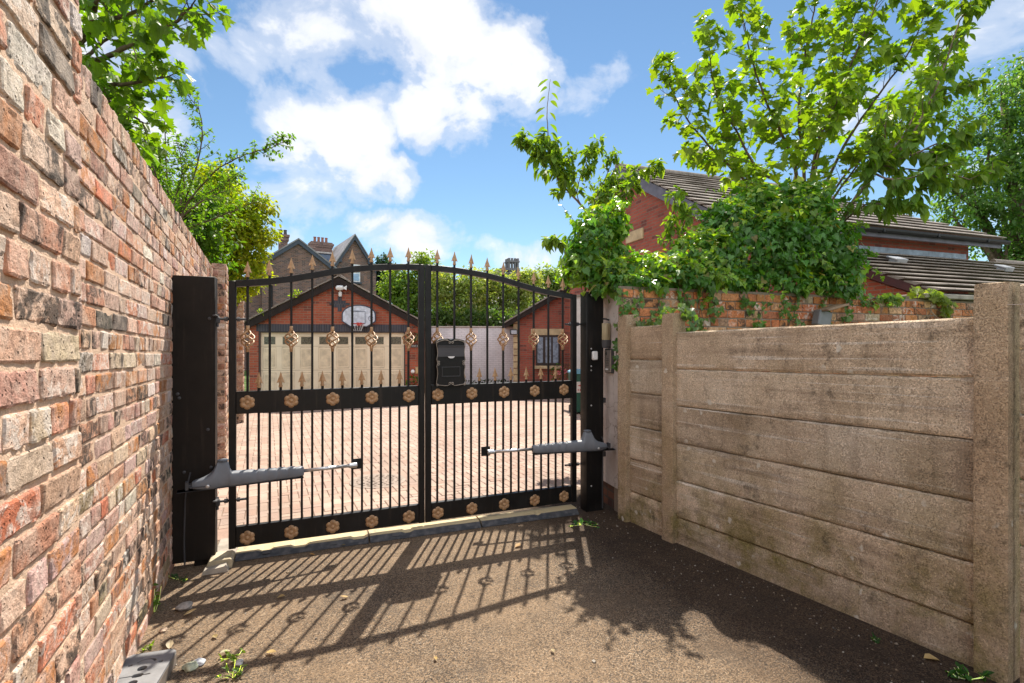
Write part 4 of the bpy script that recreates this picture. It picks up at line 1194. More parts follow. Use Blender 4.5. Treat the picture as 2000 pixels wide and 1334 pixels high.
mb = MB(); mb.prism([(-.30, .98), (.30, .98), (.30, 1.02), (.2, 1.07), (-.2, 1.07), (-.30, 1.02)], -.31, .33); mb.build('lid', plain('blue_lid', (.11, .28, .38), .5), bn)
mb = MB(); mb.box((0, -.275, .66), (.44, .01, .26), bev=.003); mb.build('label_panel', plain('bin_label', (.62, .58, .55), .5), bn)
mb = MB(); mb.prism([(-.16, .70), (-.05, .74), (.02, .70), (.12, .72), (.16, .68), (0, .65)], -.285, -.281); 
for k in range(7): mb.box((-.15 + .05 * k, -.283, .595), (.02, .004, .045))
mb.build('label_print', plain('label_red', (.42, .04, .035), .5), bn)
mb = MB(); mb.tube([(-.27, .25, .09), (.27, .25, .09)], .09, 14); mb.build('wheel', M['darkgrey'], bn)

# ---- house on the right, gable end towards the lane, lower roof in front
HA = 19.0
A = Vector((2.70, 13.0))
hz = thing('house', 'red brick house with brown tiled roofs rising behind the ivy and garden wall', 'house', (A.x, A.y, ZG), HA)
# local: x along the ridge (to the right), y away from viewer; apex of the gable at x=0,y=0
RZ, EZ, HD = 6.0 - ZG, 4.05 - ZG, 3.45
Lm = 8.45
M['house_brick'] = M['red_brick2']
mb = MB()
yz = lambda x, y, z: Vector((y, x, z))
mb.prism([(-HD + .30, 0), (HD - .3, 0), (HD - .3, EZ - .05), (0, RZ - .22), (-HD + .3, EZ - .05)], .14, .44, yz)
mb.box((Lm / 2 - .05, -HD + .45, EZ / 2 - .1), (Lm - .9, .3, EZ - .1)); mb.box((Lm - .65, 0, EZ / 2 - .1), (.3, 2 * HD - .62, EZ - .1))
mb.build('wall', M['house_brick'], hz)
mb = MB()
for sg in (-1, 1):
    a, b = (sg * (HD + .02), EZ - .03), (0, RZ - .03)
    q = [a, b, (b[0], b[1] - .27), (a[0], a[1] - .27)]
    mb.prism(q, -.02, .03, yz)
mb.build('bargeboard', M['grey_fascia'], hz)
mb = MB(); mb.box((Lm / 2 + .1, -HD - .0, EZ - .145), (Lm + .1, .04, .15)); mb.build('fascia', M['grey_fascia'], hz)
mb = MB(); mb.prism([(-.06, -.0), (-.055, -.04), (-.03, -.075), (.03, -.075), (.055, -.04), (.06, 0), (.045, .01), (-.045, .01)], -.0, Lm + .3, lambda x, y, z: Vector((y, -HD - .085 + x, EZ - .06 + z)))
for k in range(6): mb.box((.9 + k * 1.75, -HD - .085, EZ - .095), (.06, .135, .09), bev=.01)
mb.build('gutter', M['gutter'], hz)
def tile_roof(mb, x0, x1fn, y0, z0, y1, z1, n, th=.03, y_jit=.002):
    for k in range(n):
        t0, t1 = k / n, (k + 1) / n
        ya, za, yb, zb = y0 + (y1 - y0) * t0, z0 + (z1 - z0) * t0, y0 + (y1 - y0) * t1, z0 + (z1 - z0) * t1
        yb += (yb - ya) * .08
        zb += (z1 - z0) / n * .08
        xs, xe = x0(t0) if callable(x0) else x0, x1fn(t0)
        m = max(2, int((xe - xs) / .30))
        vs = []
        for i in range(m + 1):
            x = xs + (xe - xs) * i / m
            j1 = ru(-.004, .004)
            jy = ru(-.006, .006)          # front lip stands clear of the course below, leaving a hollow under it
            for (y, z, up) in ((ya + jy, za, th + .012 + j1), (ya + jy, za, th - .006 + j1), (ya + .12, za + (zb - za) * .35, -.004), (yb, zb, -.008), (yb, zb, .008)):
                vs.append(Vector((x, y, z + up)))
        fs = []
        for i in range(m):
            for q in range(5):
                a, b = i * 5 + q, i * 5 + (q + 1) % 5
                fs.append([a, a + 5, b + 5, b])
        fs += [[0, 1, 2, 3, 4], [m * 5 + 4, m * 5 + 3, m * 5 + 2, m * 5 + 1, m * 5]]
        mb.add(vs, fs)
mb = MB()
tile_roof(mb, -.06, lambda t: Lm + .25 - t * 3.0, -HD - .08, EZ - .02, 0, RZ, 13, .045)
mb.add([Vector(v) for v in [(-.06, 0, RZ), (Lm - 2.7, 0, RZ), (Lm + .2, HD + .05, EZ), (-.06, HD + .05, EZ)]], [[0, 1, 2, 3]])
mb.add([Vector(v) for v in [(Lm - 2.75, 0, RZ), (Lm + .25, -HD - .08, EZ - .02), (Lm + .25, HD + .05, EZ)]], [[0, 1, 2]])
mb.tube([(-.06, 0, RZ + .01), (Lm - 2.7, 0, RZ + .01)], .07, 10)
mb.build('roof', M['conc_tile'], hz)
# pale stone lintel showing on the gable, dark corbels
mb = MB(); mb.box((.13, -.55, 4.15 - ZG - .02), (.06, .75, .26), bev=.01); mb.build('lintel', M['cream_stone'], hz)
# lower roof
mb = MB()
lx0, lx1 = 2.35, 14.5
LTZ, LEZ = 3.54 - ZG, 2.33 - ZG
ly0, ly1 = -HD + .28 - 2.75, -HD + .28
tile_roof(mb, lx0, lambda t: lx1 - t * 2.6, ly0, LEZ, ly1, LTZ, 10, .062)
mb.tube([(lx0 + 6.5, ly1, LTZ + .02), (lx1 - 2.6, ly1, LTZ + .02)], .07, 8)
mb.add([Vector(v) for v in [(Lm - .5, ly1, LTZ), (lx1 - 2.6, ly1, LTZ), (lx1, ly1 + 2.7, LEZ), (Lm - .5, ly1 + 2.7, LEZ)]], [[0, 1, 2, 3]])
mb.build('lower_roof', M['conc_tile'], hz)
mb = MB(); mb.box(((lx0 + Lm - .6) / 2, ly1 - .02, LTZ + .075), (Lm - .8 - lx0, .05, .12)); mb.build('flashing', M['lead'], hz)
mb = MB()
mb.prism([(ly0 - .05, LEZ - .02), (ly1, LTZ - .02), (ly1, LTZ - .17), (ly0 - .05, LEZ - .17)], lx0 + .02, lx0 + .06, yz)
mb.box(((lx0 + lx1) / 2, ly0 + .06, LEZ - .12), (lx1 - lx0 - .1, .05, .2)); mb.build('lower_fascia', plain('maroon_fascia', (.07, .015, .015), .5), hz)
mb = MB(); mb.prism([(-.06, 0), (-.05, -.05), (.05, -.05), (.06, 0)], lx0 + .02, lx1, lambda x, y, z: Vector((y, ly0 - .03 + x, LEZ - .02 + z))); mb.build('lower_gutter', M['gutter'], hz)
mb = MB(); mb.prism([(ly0 + .35, 0), (ly1, 0), (ly1, LTZ - .2), (ly0 + .35, LEZ - .05)], lx0 + .14, lx0 + .4, yz); mb.box(((lx0 + lx1) / 2, ly0 + .5, LEZ / 2 - .15), (lx1 - lx0 - .6, .28, LEZ - .1)); mb.build('lower_wall', M['red_brick'], hz)
# vents on the lower roof
for px, py in ((1752, 517), (1962, 532)):
    best = None
    for k in range(200):
        t_ = k / 199
        yl = ly0 + (ly1 - ly0) * t_; zl = LEZ + (LTZ - LEZ) * t_
        # solve local x so the vent sits on the roof plane along that sight line
        d = at(px, py, 1) - Vector((0, 0, CAMZ))
        ca, sa = math.cos(R(HA)), math.sin(R(HA))
        # world point = A + x*(ca,sa) + yl*(-sa,ca); z = zl+ZG
        s_ = (zl + ZG - CAMZ) / d.z
        Xw, Yw = d.x * s_, d.y * s_
        rel = Vector((Xw - A.x, Yw - A.y))
        yy = -rel.x * sa + rel.y * ca
        if best is None or abs(yy - yl) < best[0]: best = (abs(yy - yl), rel.x * ca + rel.y * sa, yl, zl)
    _, xx, yl, zl = best
    mb = MB(); rt = Matrix.Rotation(math.atan2(LTZ - LEZ, ly1 - ly0), 3, 'X')
    mb.box((xx, yl, zl + .13), (.34, .24, .035), rt, bev=.01); mb.box((xx, yl - .02, zl + .08), (.28, .17, .08), rt)
    mb.build('roof_vent', plain('grey_roof_vent', (.33, .34, .36), .5), hz)

# ---- Victorian houses beyond the garage
def vic_gable(parent, apex, hw, ez, az, depth, wallbot, mat_, roofm, bargem, bw_=.28):
    pass
vh = thing('victorian_house', 'dark brown brick gabled Victorian house with slate-blue bargeboards behind the garage, left of the pair', 'house', (-14.2, 34.0, -.3), 32)
mb = MB(); mb.prism([(-2.15, 0), (2.15, 0), (2.15, 6.9), (0, 8.42), (-2.15, 6.9)], 0, 9); mb.build('wall', M['vic_brick'], vh)
mb = MB(); mb.box((-3.6, 3.5, 3.0), (3.2, 6, 6.0)); mb.build('side_wing', M['vic_brick'], vh)
mb = MB(); verge(mb, (-2.5, 6.8), (0, 8.62), .30, -.16, -.08); verge(mb, (0, 8.62), (2.5, 6.8), .30, -.16, -.08); mb.build('bargeboard', M['blue_barge'], vh)
mb = MB(); mb.prism([(-2.55, 6.84), (0, 8.70), (2.55, 6.84), (2.55, 6.74), (0, 8.6), (-2.55, 6.74)], -.2, 9.3)
mb.prism([(-5.6, 5.9), (-2.1, 7.3), (-2.1, 7.2), (-5.6, 5.8)], .4, 7); mb.build('roof', M['slate'], vh)
mb = MB(); mb.tube([(-1.6, -.06, 0), (-1.6, -.06, 6.6)], .05, 8); mb.build('downpipe', M['gutter'], vh)
mb = MB(); mb.box((-4.3, -.2, 2.8), (1.4, .12, 5.6)); 
for k in range(9): mb.box((-4.9 + k * .15, -.27, 2.8), (.03, .03, 5.6))
mb.build('timber_cladding', plain('grey_timber', (.13, .125, .125), .8), vh)
mb = MB(); mb.prism([(-.2, 8.0), (.25, 8.75), (.7, 8.0)], 5, 5.4); mb.build('rear_gable', M['blue_barge'], vh)
v2 = thing('victorian_house', 'tall steep-gabled Victorian house with small white sash window and grouped chimney pots', 'house', (-11.09, 36.0, -.3), 32)
mb = MB(); mb.prism([(-1.2, 0), (1.55, 0), (1.55, 6.9), (1.15, 7.35), (0, 9.15), (-1.2, 7.35)], 0, 5); mb.build('wall', M['vic_brick'], v2)
mb = MB(); verge(mb, (-1.45, 7.05), (0, 9.32), .34, -.2, -.1); verge(mb, (0, 9.32), (1.5, 7.05), .34, -.2, -.1)
for x, z in ((-.95, 7.5), (1.0, 7.5)): mb.box((x, -.08, z), (.12, .25, .3))
mb.build('bargeboard', M['blue_barge'], v2)
mb = MB(); mb.prism([(-1.5, 7.05), (0, 9.40), (1.55, 7.05), (1.55, 6.95), (0, 9.3), (-1.5, 6.95)], -.25, 6); mb.build('roof', M['slate'], v2)
mb = MB(); mb.box((.08, -.03, 6.65), (.62, .10, 1.22)); W2 = mb.build('window', M['whiteframe'], v2)
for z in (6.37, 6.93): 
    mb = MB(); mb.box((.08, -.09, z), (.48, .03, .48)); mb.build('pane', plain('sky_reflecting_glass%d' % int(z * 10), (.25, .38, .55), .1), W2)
mb = MB(); mb.box((.08, -.08, 5.98), (.8, .16, .12)); mb.build('sill', M['blue_barge'], v2)
mb = MB(); mb.box((-2.4, 3.0, 3.9), (2.4, 4, 7.8)); mb.build('link_block', M['vic_brick'], v2)
mb = MB(); mb.box((-2.5, 2.6, 7.55), (2.3, 3.6, .9), bev=.1); mb.build('flat_dormer', plain('lead_dormer', (.11, .15, .22), .6), v2)
mb = MB(); mb.box((-2.5, 2.6, 8.03), (2.45, 3.8, .1)); mb.build('dormer_roof', plain('pale_flat_roof', (.45, .42, .4), .8), v2)
mb = MB()
mb.box((-1.3, 4.6, 8.3), (1.5, .7, 2.0)); mb.box((-1.3, 4.6, 9.1), (1.65, .82, .15)); mb.box((-1.3, 4.6, 9.25), (1.75, .9, .15)); mb.box((-1.3, 4.6, 9.37), (1.55, .75, .10))
mb.box((-2.35, 3.4, 8.2), (.6, .5, 1.2)); mb.box((-2.35, 3.4, 8.75), (.7, .6, .12))
ck = mb.build('chimney_stack', m_brick_tex('chimney_brick', (.24, .15, .125), (.19, .125, .11), (.22, .18, .16), .225, .08, .01), v2)
for k in range(4):
    mb = MB(); mb.lathe([(.11, 0), (.10, .1), (.09, .33), (.11, .35), (.11, .41), (.08, .41), (.0, .37)], (-1.75 + k * .28, 4.6, 9.41), 12); mb.build('chimney_pot', plain('terracotta_pot%d' % k, (.28, .12, .08), .8), ck, smooth='angle')
c3 = thing('chimney', 'dark brick chimney top poking out of the yellow-green tree on the left', 'chimney', (at(512, 0, 33).x, 36.0, -.3), 30)
mb = MB(); mb.box((0, 0, 4.6), (.55, .55, 9.2)); mb.box((0, 0, 9.0), (.7, .7, .2)); mb.box((0, 0, 9.25), (.8, .8, .15)); mb.build('stack', M['vic_brick'], c3)
mb = MB()
for k in (-.15, .15): mb.lathe([(.12, 0), (.1, .3), (.12, .4)], (k, 0, 9.3), 10)
mb.build('pot', M['darkgrey'], c3)

# distant turret and house ridge beyond the trees
tz_ = at(1000, 520, 62)
tu = thing('turret', 'distant grey stone turret with crenellated top above the far trees', 'turret', (tz_.x, 62, -.3), 20)
M['grey_stone'] = plain('grey_sandstone', (.16, .155, .165), .9, var=.2, sc=3)
mb = MB(); mb.box((0, 0, 5.2), (1.15, 1.15, 10.4)); mb.box((0, 0, 10.5), (1.5, 1.5, .3))
for k in range(4): 
    for q in range(4):
        if k in (0, 3) or q in (0, 3): mb.box((-.55 + .367 * k, -.55 + .367 * q, 11.0), (.2, .2, .75))
mb.box((0, 0, 11.45), (1.45, 1.45, .2))
for k in range(4):
    for q in range(4):
        if k in (0, 3) or q in (0, 3): mb.box((-.55 + .367 * k, -.55 + .367 * q, 11.7), (.22, .22, .3))
mb.build('tower', M['grey_stone'], tu)
mb = MB(); mb.prism([(-2.6, 7.2), (1.9, 7.2), (1.5, 10.1), (-1.2, 10.0), (-1.5, 10.6), (-1.9, 10.5), (-2.0, 9.3)], -1, 3); mb.build('slate_roof', plain('dark_slate_roof', (.06, .065, .08), .7), tu)
fr = thing('far_house', 'long pale grey roof ridge showing just above the far trees', 'house', (at(880, 0, 55).x, 56, -.3), 6)
mb = MB(); mb.prism([(0, 0), (0, 6.0), (3, 8.55), (6, 6.0), (6, 0)], 0, 15, lambda x, y, z: Vector((y, x, z))); mb.build('roof', plain('pale_far_tiles', (.30, .27, .25), .8), fr)

# grey slanted bracket lamp on the orange wall
q = at(1598, 612, obwall(1598, .10))
t = thing('floodlight', 'grey boxy floodlight with slanted brown cap sitting low on the orange garden wall', 'floodlight', tuple(q), 12)
mb = MB(); mb.box((0, -.05, -.06), (.16, .10, .16), Matrix.Rotation(R(12), 3, 'Y'), bev=.008); mb.build('lamp_body', plain('grey_zinc', (.17, .18, .19), .5), t)
mb = MB(); mb.box((.08, -.09, .055), (.27, .2, .022), Matrix.Rotation(R(-14), 3, 'Y'), bev=.004); mb.build('lamp_cap', plain('brown_cap', (.24, .16, .10), .7), t)
# ================================================================== PLANTS
SH = {
    'maple': ([(0, 0), (.20, -.10), (.50, .02), (.34, .17), (.40, .25), (.70, .42), (.50, .47), (.53, .56), (.30, .52), (.26, .60), (.33, .74), (.17, .78), (0, 1.06)]),
    'ivy': ([(0, 0), (.26, -.14), (.52, .06), (.38, .26), (.40, .42), (.20, .56), (0, 1.0)]),
    'cherry': ([(0, 0), (.14, .08), (.26, .30), (.29, .5), (.22, .74), (.08, .94), (0, 1.12)]),
    'oval': ([(0, 0), (.25, .25), (.28, .55), (.12, .88), (0, 1.0)]),
    'diamond': ([(0, 0), (.32, .45), (0, 1.0)]),
}
def leaf(mb, pos, tip, nrm, size, shape, col, fold=.22, curl=.25):
    y = tip.normalized()
    x = y.cross(nrm)
    if x.length < 1e-4: x = y.orthogonal()
    x.normalize(); z = x.cross(y)
    half = SH[shape]
    b = len(mb.v)
    m = len(half)
    def P(a, t):
        h = fold * abs(a) - curl * t * t
        return pos + x * (a * size) + y * (t * size * (1 - .15 * curl * t)) + z * (h * size)
    vs = [P(a, t) for a, t in half] + [P(-a, t) for a, t in half[1:-1]]
    mb.v.extend(vs); mb.c.extend([col] * len(vs))
    mb.f.append([b + i for i in range(m)]); mb.m.append(0)
    mb.f.append([b + m - 1] + [b + m + i for i in range(m - 3, -1, -1)] + [b]); mb.m.append(0)
def rv(s=1.0):
    while True:
        v = Vector((ru(-1, 1), ru(-1, 1), ru(-1, 1)))
        if .01 < v.length_squared < 1: return v.normalized() * s
def vary(c, k=.25, h=.12):
    f = ru(1 - k, 1 + k); return (c[0] * f * ru(1 - h, 1 + h), c[1] * f, c[2] * f * ru(1 - h, 1 + h), 1)
def curve(pts, n=6):
    P = [Vector(p) for p in pts]; out = []
    for i in range(len(P) - 1):
        p0, p1, p2, p3 = P[max(i - 1, 0)], P[i], P[i + 1], P[min(i + 2, len(P) - 1)]
        for k in range(n):
            t = k / n
            out.append(.5 * ((2 * p1) + (p2 - p0) * t + (2 * p0 - 5 * p1 + 4 * p2 - p3) * t * t + (3 * p1 - p0 - 3 * p2 + p3) * t ** 3))
    return out + [P[-1]]
def limb(mw, pts, r0, r1, n=7):
    c = curve(pts)
    c = [p + rv(.006) if 0 < i < len(c) - 1 else p for i, p in enumerate(c)]
    mw.tube(c, [r0 + (r1 - r0) * i / (len(c) - 1) for i in range(len(c))], n)
    return c
def twig(mw, ml, start, d, L, nl, shape, size, col, droop=.5, r=.005, petiole=.06):
    p = start.copy(); d = d.normalized(); pts = [p.copy()]
    n = 5
    for k in range(n):
        d = (d + rv(.18) + Vector((0, 0, .05))).normalized()
        p = p + d * (L / n); pts.append(p.copy())
    mw.tube(pts, [r * (1 - .7 * k / n) for k in range(n + 1)], 4, cap=False)
    for k in range(nl):
        t = (k + ru(.1, .9)) / nl
        t = .15 + .85 * t
        i = min(n - 1, int(t * n)); q = pts[i].lerp(pts[i + 1], t * n - i)
        dd = (pts[i + 1] - pts[i]).normalized()
        side = dd.cross(rv()).normalized()
        out = (side * .9 + dd * .5 + Vector((0, 0, .15))).normalized()
        pet = q + out * petiole * ru(.5, 1.3) * (size / .12)
        if petiole > .03: mw.tube([q, pet], r * .3, 3, cap=False)
        tip = (out * .7 + Vector((0, 0, -droop)) + rv(.35))
        nn = (Vector((0, 0, 1)) + out * .5 + rv(.45))
        leaf(ml, pet, tip, nn, size * ru(.6, 1.2), shape, vary(col), ru(.1, .35), ru(.1, .5))
    # leafy tip
    for k in range(3):
        leaf(ml, pts[-1], (d + rv(.7) + Vector((0, 0, -.2))), Vector((0, 0, 1)) + rv(.4), size * ru(.35, .75), shape, vary(tuple(min(1, c * 1.25) for c in col)), .25, .3)
    return pts
def branchy(mw, ml, pts, r0, r1, ntw, tl, nl, shape, size, col, t0=.15, droop=.5, petiole=.06, up=.25):
    c = limb(mw, pts, r0, r1)
    for k in range(ntw):
        t = t0 + (1 - t0) * (k + rnd()) / ntw
        i = min(len(c) - 2, int(t * (len(c) - 1)))
        q = c[i].lerp(c[i + 1], t * (len(c) - 1) - i)
        dd = (c[i + 1] - c[i]).normalized()
        side = dd.cross(rv()).normalized()
        d = side + dd * .55 + Vector((0, 0, up))
        twig(mw, ml, q, d, tl * ru(.5, 1.25) * (1.1 - .45 * t), nl, shape, size, col, droop, .005, petiole)
    twig(mw, ml, c[-1], c[-1] - c[-3], tl * .7, nl, shape, size, col, droop, .005, petiole)
    return c
M['leaf_maple'] = m_leaf('sycamore_leaf', .5, (.92, .97, .14), .5, .3, 1.85)
M['leaf_cherry'] = m_leaf('cherry_leaf', .46, (1.0, .93, .16), .48, .3, 1.9)
M['leaf_ivy'] = m_leaf('ivy_leaf', .34, (1.0, 1.0, .14), .38, .5, 2.4)
M['leaf_bush'] = m_leaf('shrub_leaf', .5, (.88, 1.0, .14), .5, .25, 1.9)
M['leaf_far'] = m_leaf('tree_leaf', .48, (.95, 1.0, .28), .5, .3, 1.9)
M['bark'] = plain('bark', (.12, .085, .06), .9, 0, .15, .3, 12, .6, 60)
M['cherry_bark'] = plain('cherry_bark', (.21, .15, .115), .75, 0, .2, .25, 10, .4, 40)

# ---- sycamore growing out of the ivy
CM = (.155, .24, .03)
t = thing('sycamore_tree', 'airy young sycamore with lobed yellow-green leaves rising out of the ivy mound', 'tree', (at(1560, 0, 7.4).x, 7.4, zg(4.1, 7.4)))
o_ = Vector(t.location)
mw, ml = MB(), MB()
def A_(px, py, Y): return at(px, py, Y * 1.1) - o_
base = A_(1568, 470, 6.6)
mw.tube([Vector((0, 0, -.1)), Vector((.03, .0, 1.2)), base], [.075, .06, .05], 9)
def syc(pts, r, ntw, tl, nl=9, size=.15, t0=.12): return branchy(mw, ml, [base] + [A_(*p) for p in pts], r, .006, int(ntw * 1.15), tl * 1.1, nl + 1, 'maple', size * 1.05, CM, t0, .55, .085)
syc([(1500, 400, 6.4), (1448, 346, 6.2), (1393, 294, 6.0), (1340, 230, 5.9), (1308, 165, 5.9)], .026, 15, .42, 8, .14, .3)
syc([(1553, 327, 6.5), (1530, 269, 6.4), (1502, 210, 6.3), (1471, 126, 6.2), (1450, 30, 6.2)], .03, 17, .50, 9, .145, .25)
syc([(1595, 290, 6.7), (1616, 235, 6.7), (1655, 143, 6.6), (1690, 60, 6.5), (1730, -40, 6.5)], .03, 17, .55, 9, .15, .25)
syc([(1570, 330, 7.0), (1560, 220, 7.1), (1572, 110, 7.1), (1590, 20, 7.1), (1600, -80, 7.1)], .03, 17, .55, 9, .15, .25)
syc([(1640, 300, 6.9), (1705, 200, 6.9), (1770, 110, 6.8), (1805, 30, 6.8)], .026, 15, .5, 9, .14, .3)
syc([(1530, 370, 6.2), (1480, 330, 5.9), (1440, 260, 5.8), (1400, 190, 5.8), (1385, 90, 5.8)], .022, 14, .42, 8, .14, .3)
syc([(1640, 370, 6.6), (1690, 300, 6.5), (1740, 240, 6.4)], .02, 10, .45, 9, .14, .3)
syc([(1600, 400, 6.4), (1590, 330, 6.1), (1610, 250, 5.9), (1640, 190, 5.8)], .02, 11, .42, 9, .14, .35)
syc([(1660, 330, 7.0), (1740, 260, 7.1), (1800, 180, 7.1), (1840, 120, 7.1)], .02, 14, .5, 9, .145, .3)
syc([(1600, 300, 7.2), (1640, 180, 7.3), (1650, 80, 7.3), (1680, 10, 7.3)], .02, 14, .5, 9, .145, .3)
syc([(1520, 400, 6.8), (1470, 370, 7.0), (1430, 320, 7.0), (1380, 300, 6.9)], .02, 10, .40, 8, .14, .3)
mw.build('trunk', M['bark'], t, smooth=True); ml.build('crown', M['leaf_maple'], t)

# ---- cherry leaning out to the right in front of the sycamore
CC = (.13, .225, .034)
t = thing('cherry_tree', 'cherry with large drooping oval leaves and reddish limb leaning right over the ivy', 'tree', (at(1625, 0, 6.1).x, 6.1, zg(3.8, 6.1)))
o_ = Vector(t.location); mw, ml = MB(), MB()
def A_(px, py, Y): return at(px, py, Y) - o_
base = A_(1637, 443, 5.9)
mw.tube([Vector((0, .7, -.1)), A_(1615, 600, 6.6), A_(1620, 520, 6.4), base], [.05, .046, .042, .034], 9)
def ch_(pts, r, ntw, tl, nl=8, size=.125, t0=.1, b=None): return branchy(mw, ml, [b or base] + [A_(*p) for p in pts], r, .005, int(ntw * 1.6), tl, nl, 'cherry', size, CC, t0, .75, .03, .12)
c1 = ch_([(1670, 390, 5.7), (1704, 336, 5.6), (1725, 290, 5.5), (1730, 240, 5.4)], .028, 12, .34, 8, .12, .35)
j = A_(1704, 336, 5.6)
ch_([(1760, 290, 5.6), (1800, 230, 5.6), (1845, 130, 5.6), (1875, 40, 5.6), (1900, 8, 5.6)], .015, 17, .26, 8, .12, .15, j)
ch_([(1760, 310, 5.5), (1820, 285, 5.4), (1870, 255, 5.3)], .014, 12, .30, 8, .12, .1, j)
ch_([(1740, 350, 5.4), (1790, 345, 5.3), (1830, 330, 5.2)], .012, 9, .26, 8, .12, .1, j)
ch_([(1770, 330, 5.6), (1850, 340, 5.5), (1900, 350, 5.5), (1945, 332, 5.5)], .009, 8, .14, 6, .11, .3, j)
ch_([(1690, 400, 5.6), (1730, 400, 5.5), (1770, 390, 5.4)], .012, 8, .26, 8, .12, .2)
ch_([(1760, 270, 5.7), (1800, 205, 5.8), (1860, 180, 5.8), (1900, 165, 5.8)], .010, 10, .2, 7, .11, .2, j)
mw.build('trunk', M['cherry_bark'], t, smooth=True); ml.build('crown', M['leaf_cherry'], t)

# ---- small cherry sprouting from the left clump
t = thing('cherry_tree', 'slim cherry sapling with one tall bare-tipped shoot above the ivy clump by the gate', 'tree', (at(1150, 0, 8.96).x, 5.75, zg(.9, 5.75)))
o_ = Vector(t.location); mw, ml = MB(), MB()
base = A_(1152, 425, 8.73)
mw.tube([Vector((0, 0, -.1)), Vector((.02, 0, 1.2)), base], [.035, .03, .024], 8)
c = ch_([(1139, 405, 8.66), (1101, 364, 8.58), (1075, 324, 8.50), (1072, 290, 8.42)], .024, 9, 0.36, 11, 0.179, .40)
c2 = limb(mw, [A_(1072, 292, 8.42), A_(1069, 240, 8.42), A_(1070, 195, 8.42), A_(1075, 155, 8.42)], .010, .003)
for k in range(15):
    q = c2[min(len(c2) - 1, int((k + .5) / 15 * len(c2)))]; d_ = Vector((1 if k % 2 else -1, ru(-.6, .6), -.25)); leaf(ml, q + d_ * .04, d_, Vector((0, 0, 1)) + rv(.4), ru(.13, .20), 'cherry', vary(CC), .25, .4)
ch_([(1045, 300, 8.42), (1030, 275, 8.42)], .007, 5, 0.270, 11, 0.159, .2, A_(1078, 330, 8.51))
ch_([(1127, 382, 8.58), (1140, 330, 8.50), (1160, 290, 8.42)], .010, 11, 0.302, 8, 0.142, .3)
ch_([(1105, 340, 8.58), (1112, 305, 8.58)], .008, 9, 0.272, 7, .10, .2, A_(1101, 364, 8.58))
ch_([(1165, 385, 8.73), (1190, 330, 8.73), (1194, 308, 8.73)], .008, 11, 0.272, 7, .10, .2)
ch_([(1190, 400, 8.58), (1230, 370, 8.58), (1275, 325, 8.58)], .010, 9, 0.243, 10, 0.167, .2)
ch_([(1180, 390, 8.89), (1215, 350, 8.89)], .008, 10, 0.302, 8, 0.142, .2)
ch_([(1110, 470, 8.58), (1078, 470, 8.50)], .008, 5, 0.135, 9, 0.150, .4, A_(1150, 470, 8.73))
mw.build('trunk', M['cherry_bark'], t, smooth=True); ml.build('crown', M['leaf_cherry'], t)
# a cherry shoot poking up in the middle of the ivy
t = thing('cherry_shoot', 'short upright cherry shoot with a reddish tip standing in the middle of the ivy', 'sapling', (at(1311, 0, 5.6).x, 5.6, zg(1.7, 5.6)))
o_ = Vector(t.location); mw, ml = MB(), MB()
base = A_(1308, 520, 5.6); mw.tube([Vector((0, 0, -.05)), base], [.015, .01], 6)
ch_([(1311, 446, 5.55), (1318, 385, 5.5)], .009, 8, .13, 6, .10, .3)
ch_([(1335, 440, 5.5), (1350, 410, 5.5)], .006, 4, .1, 5, .09, .3)
mw.build('stem', M['cherry_bark'], t, smooth=True); ml.build('leaves', M['leaf_cherry'], t)

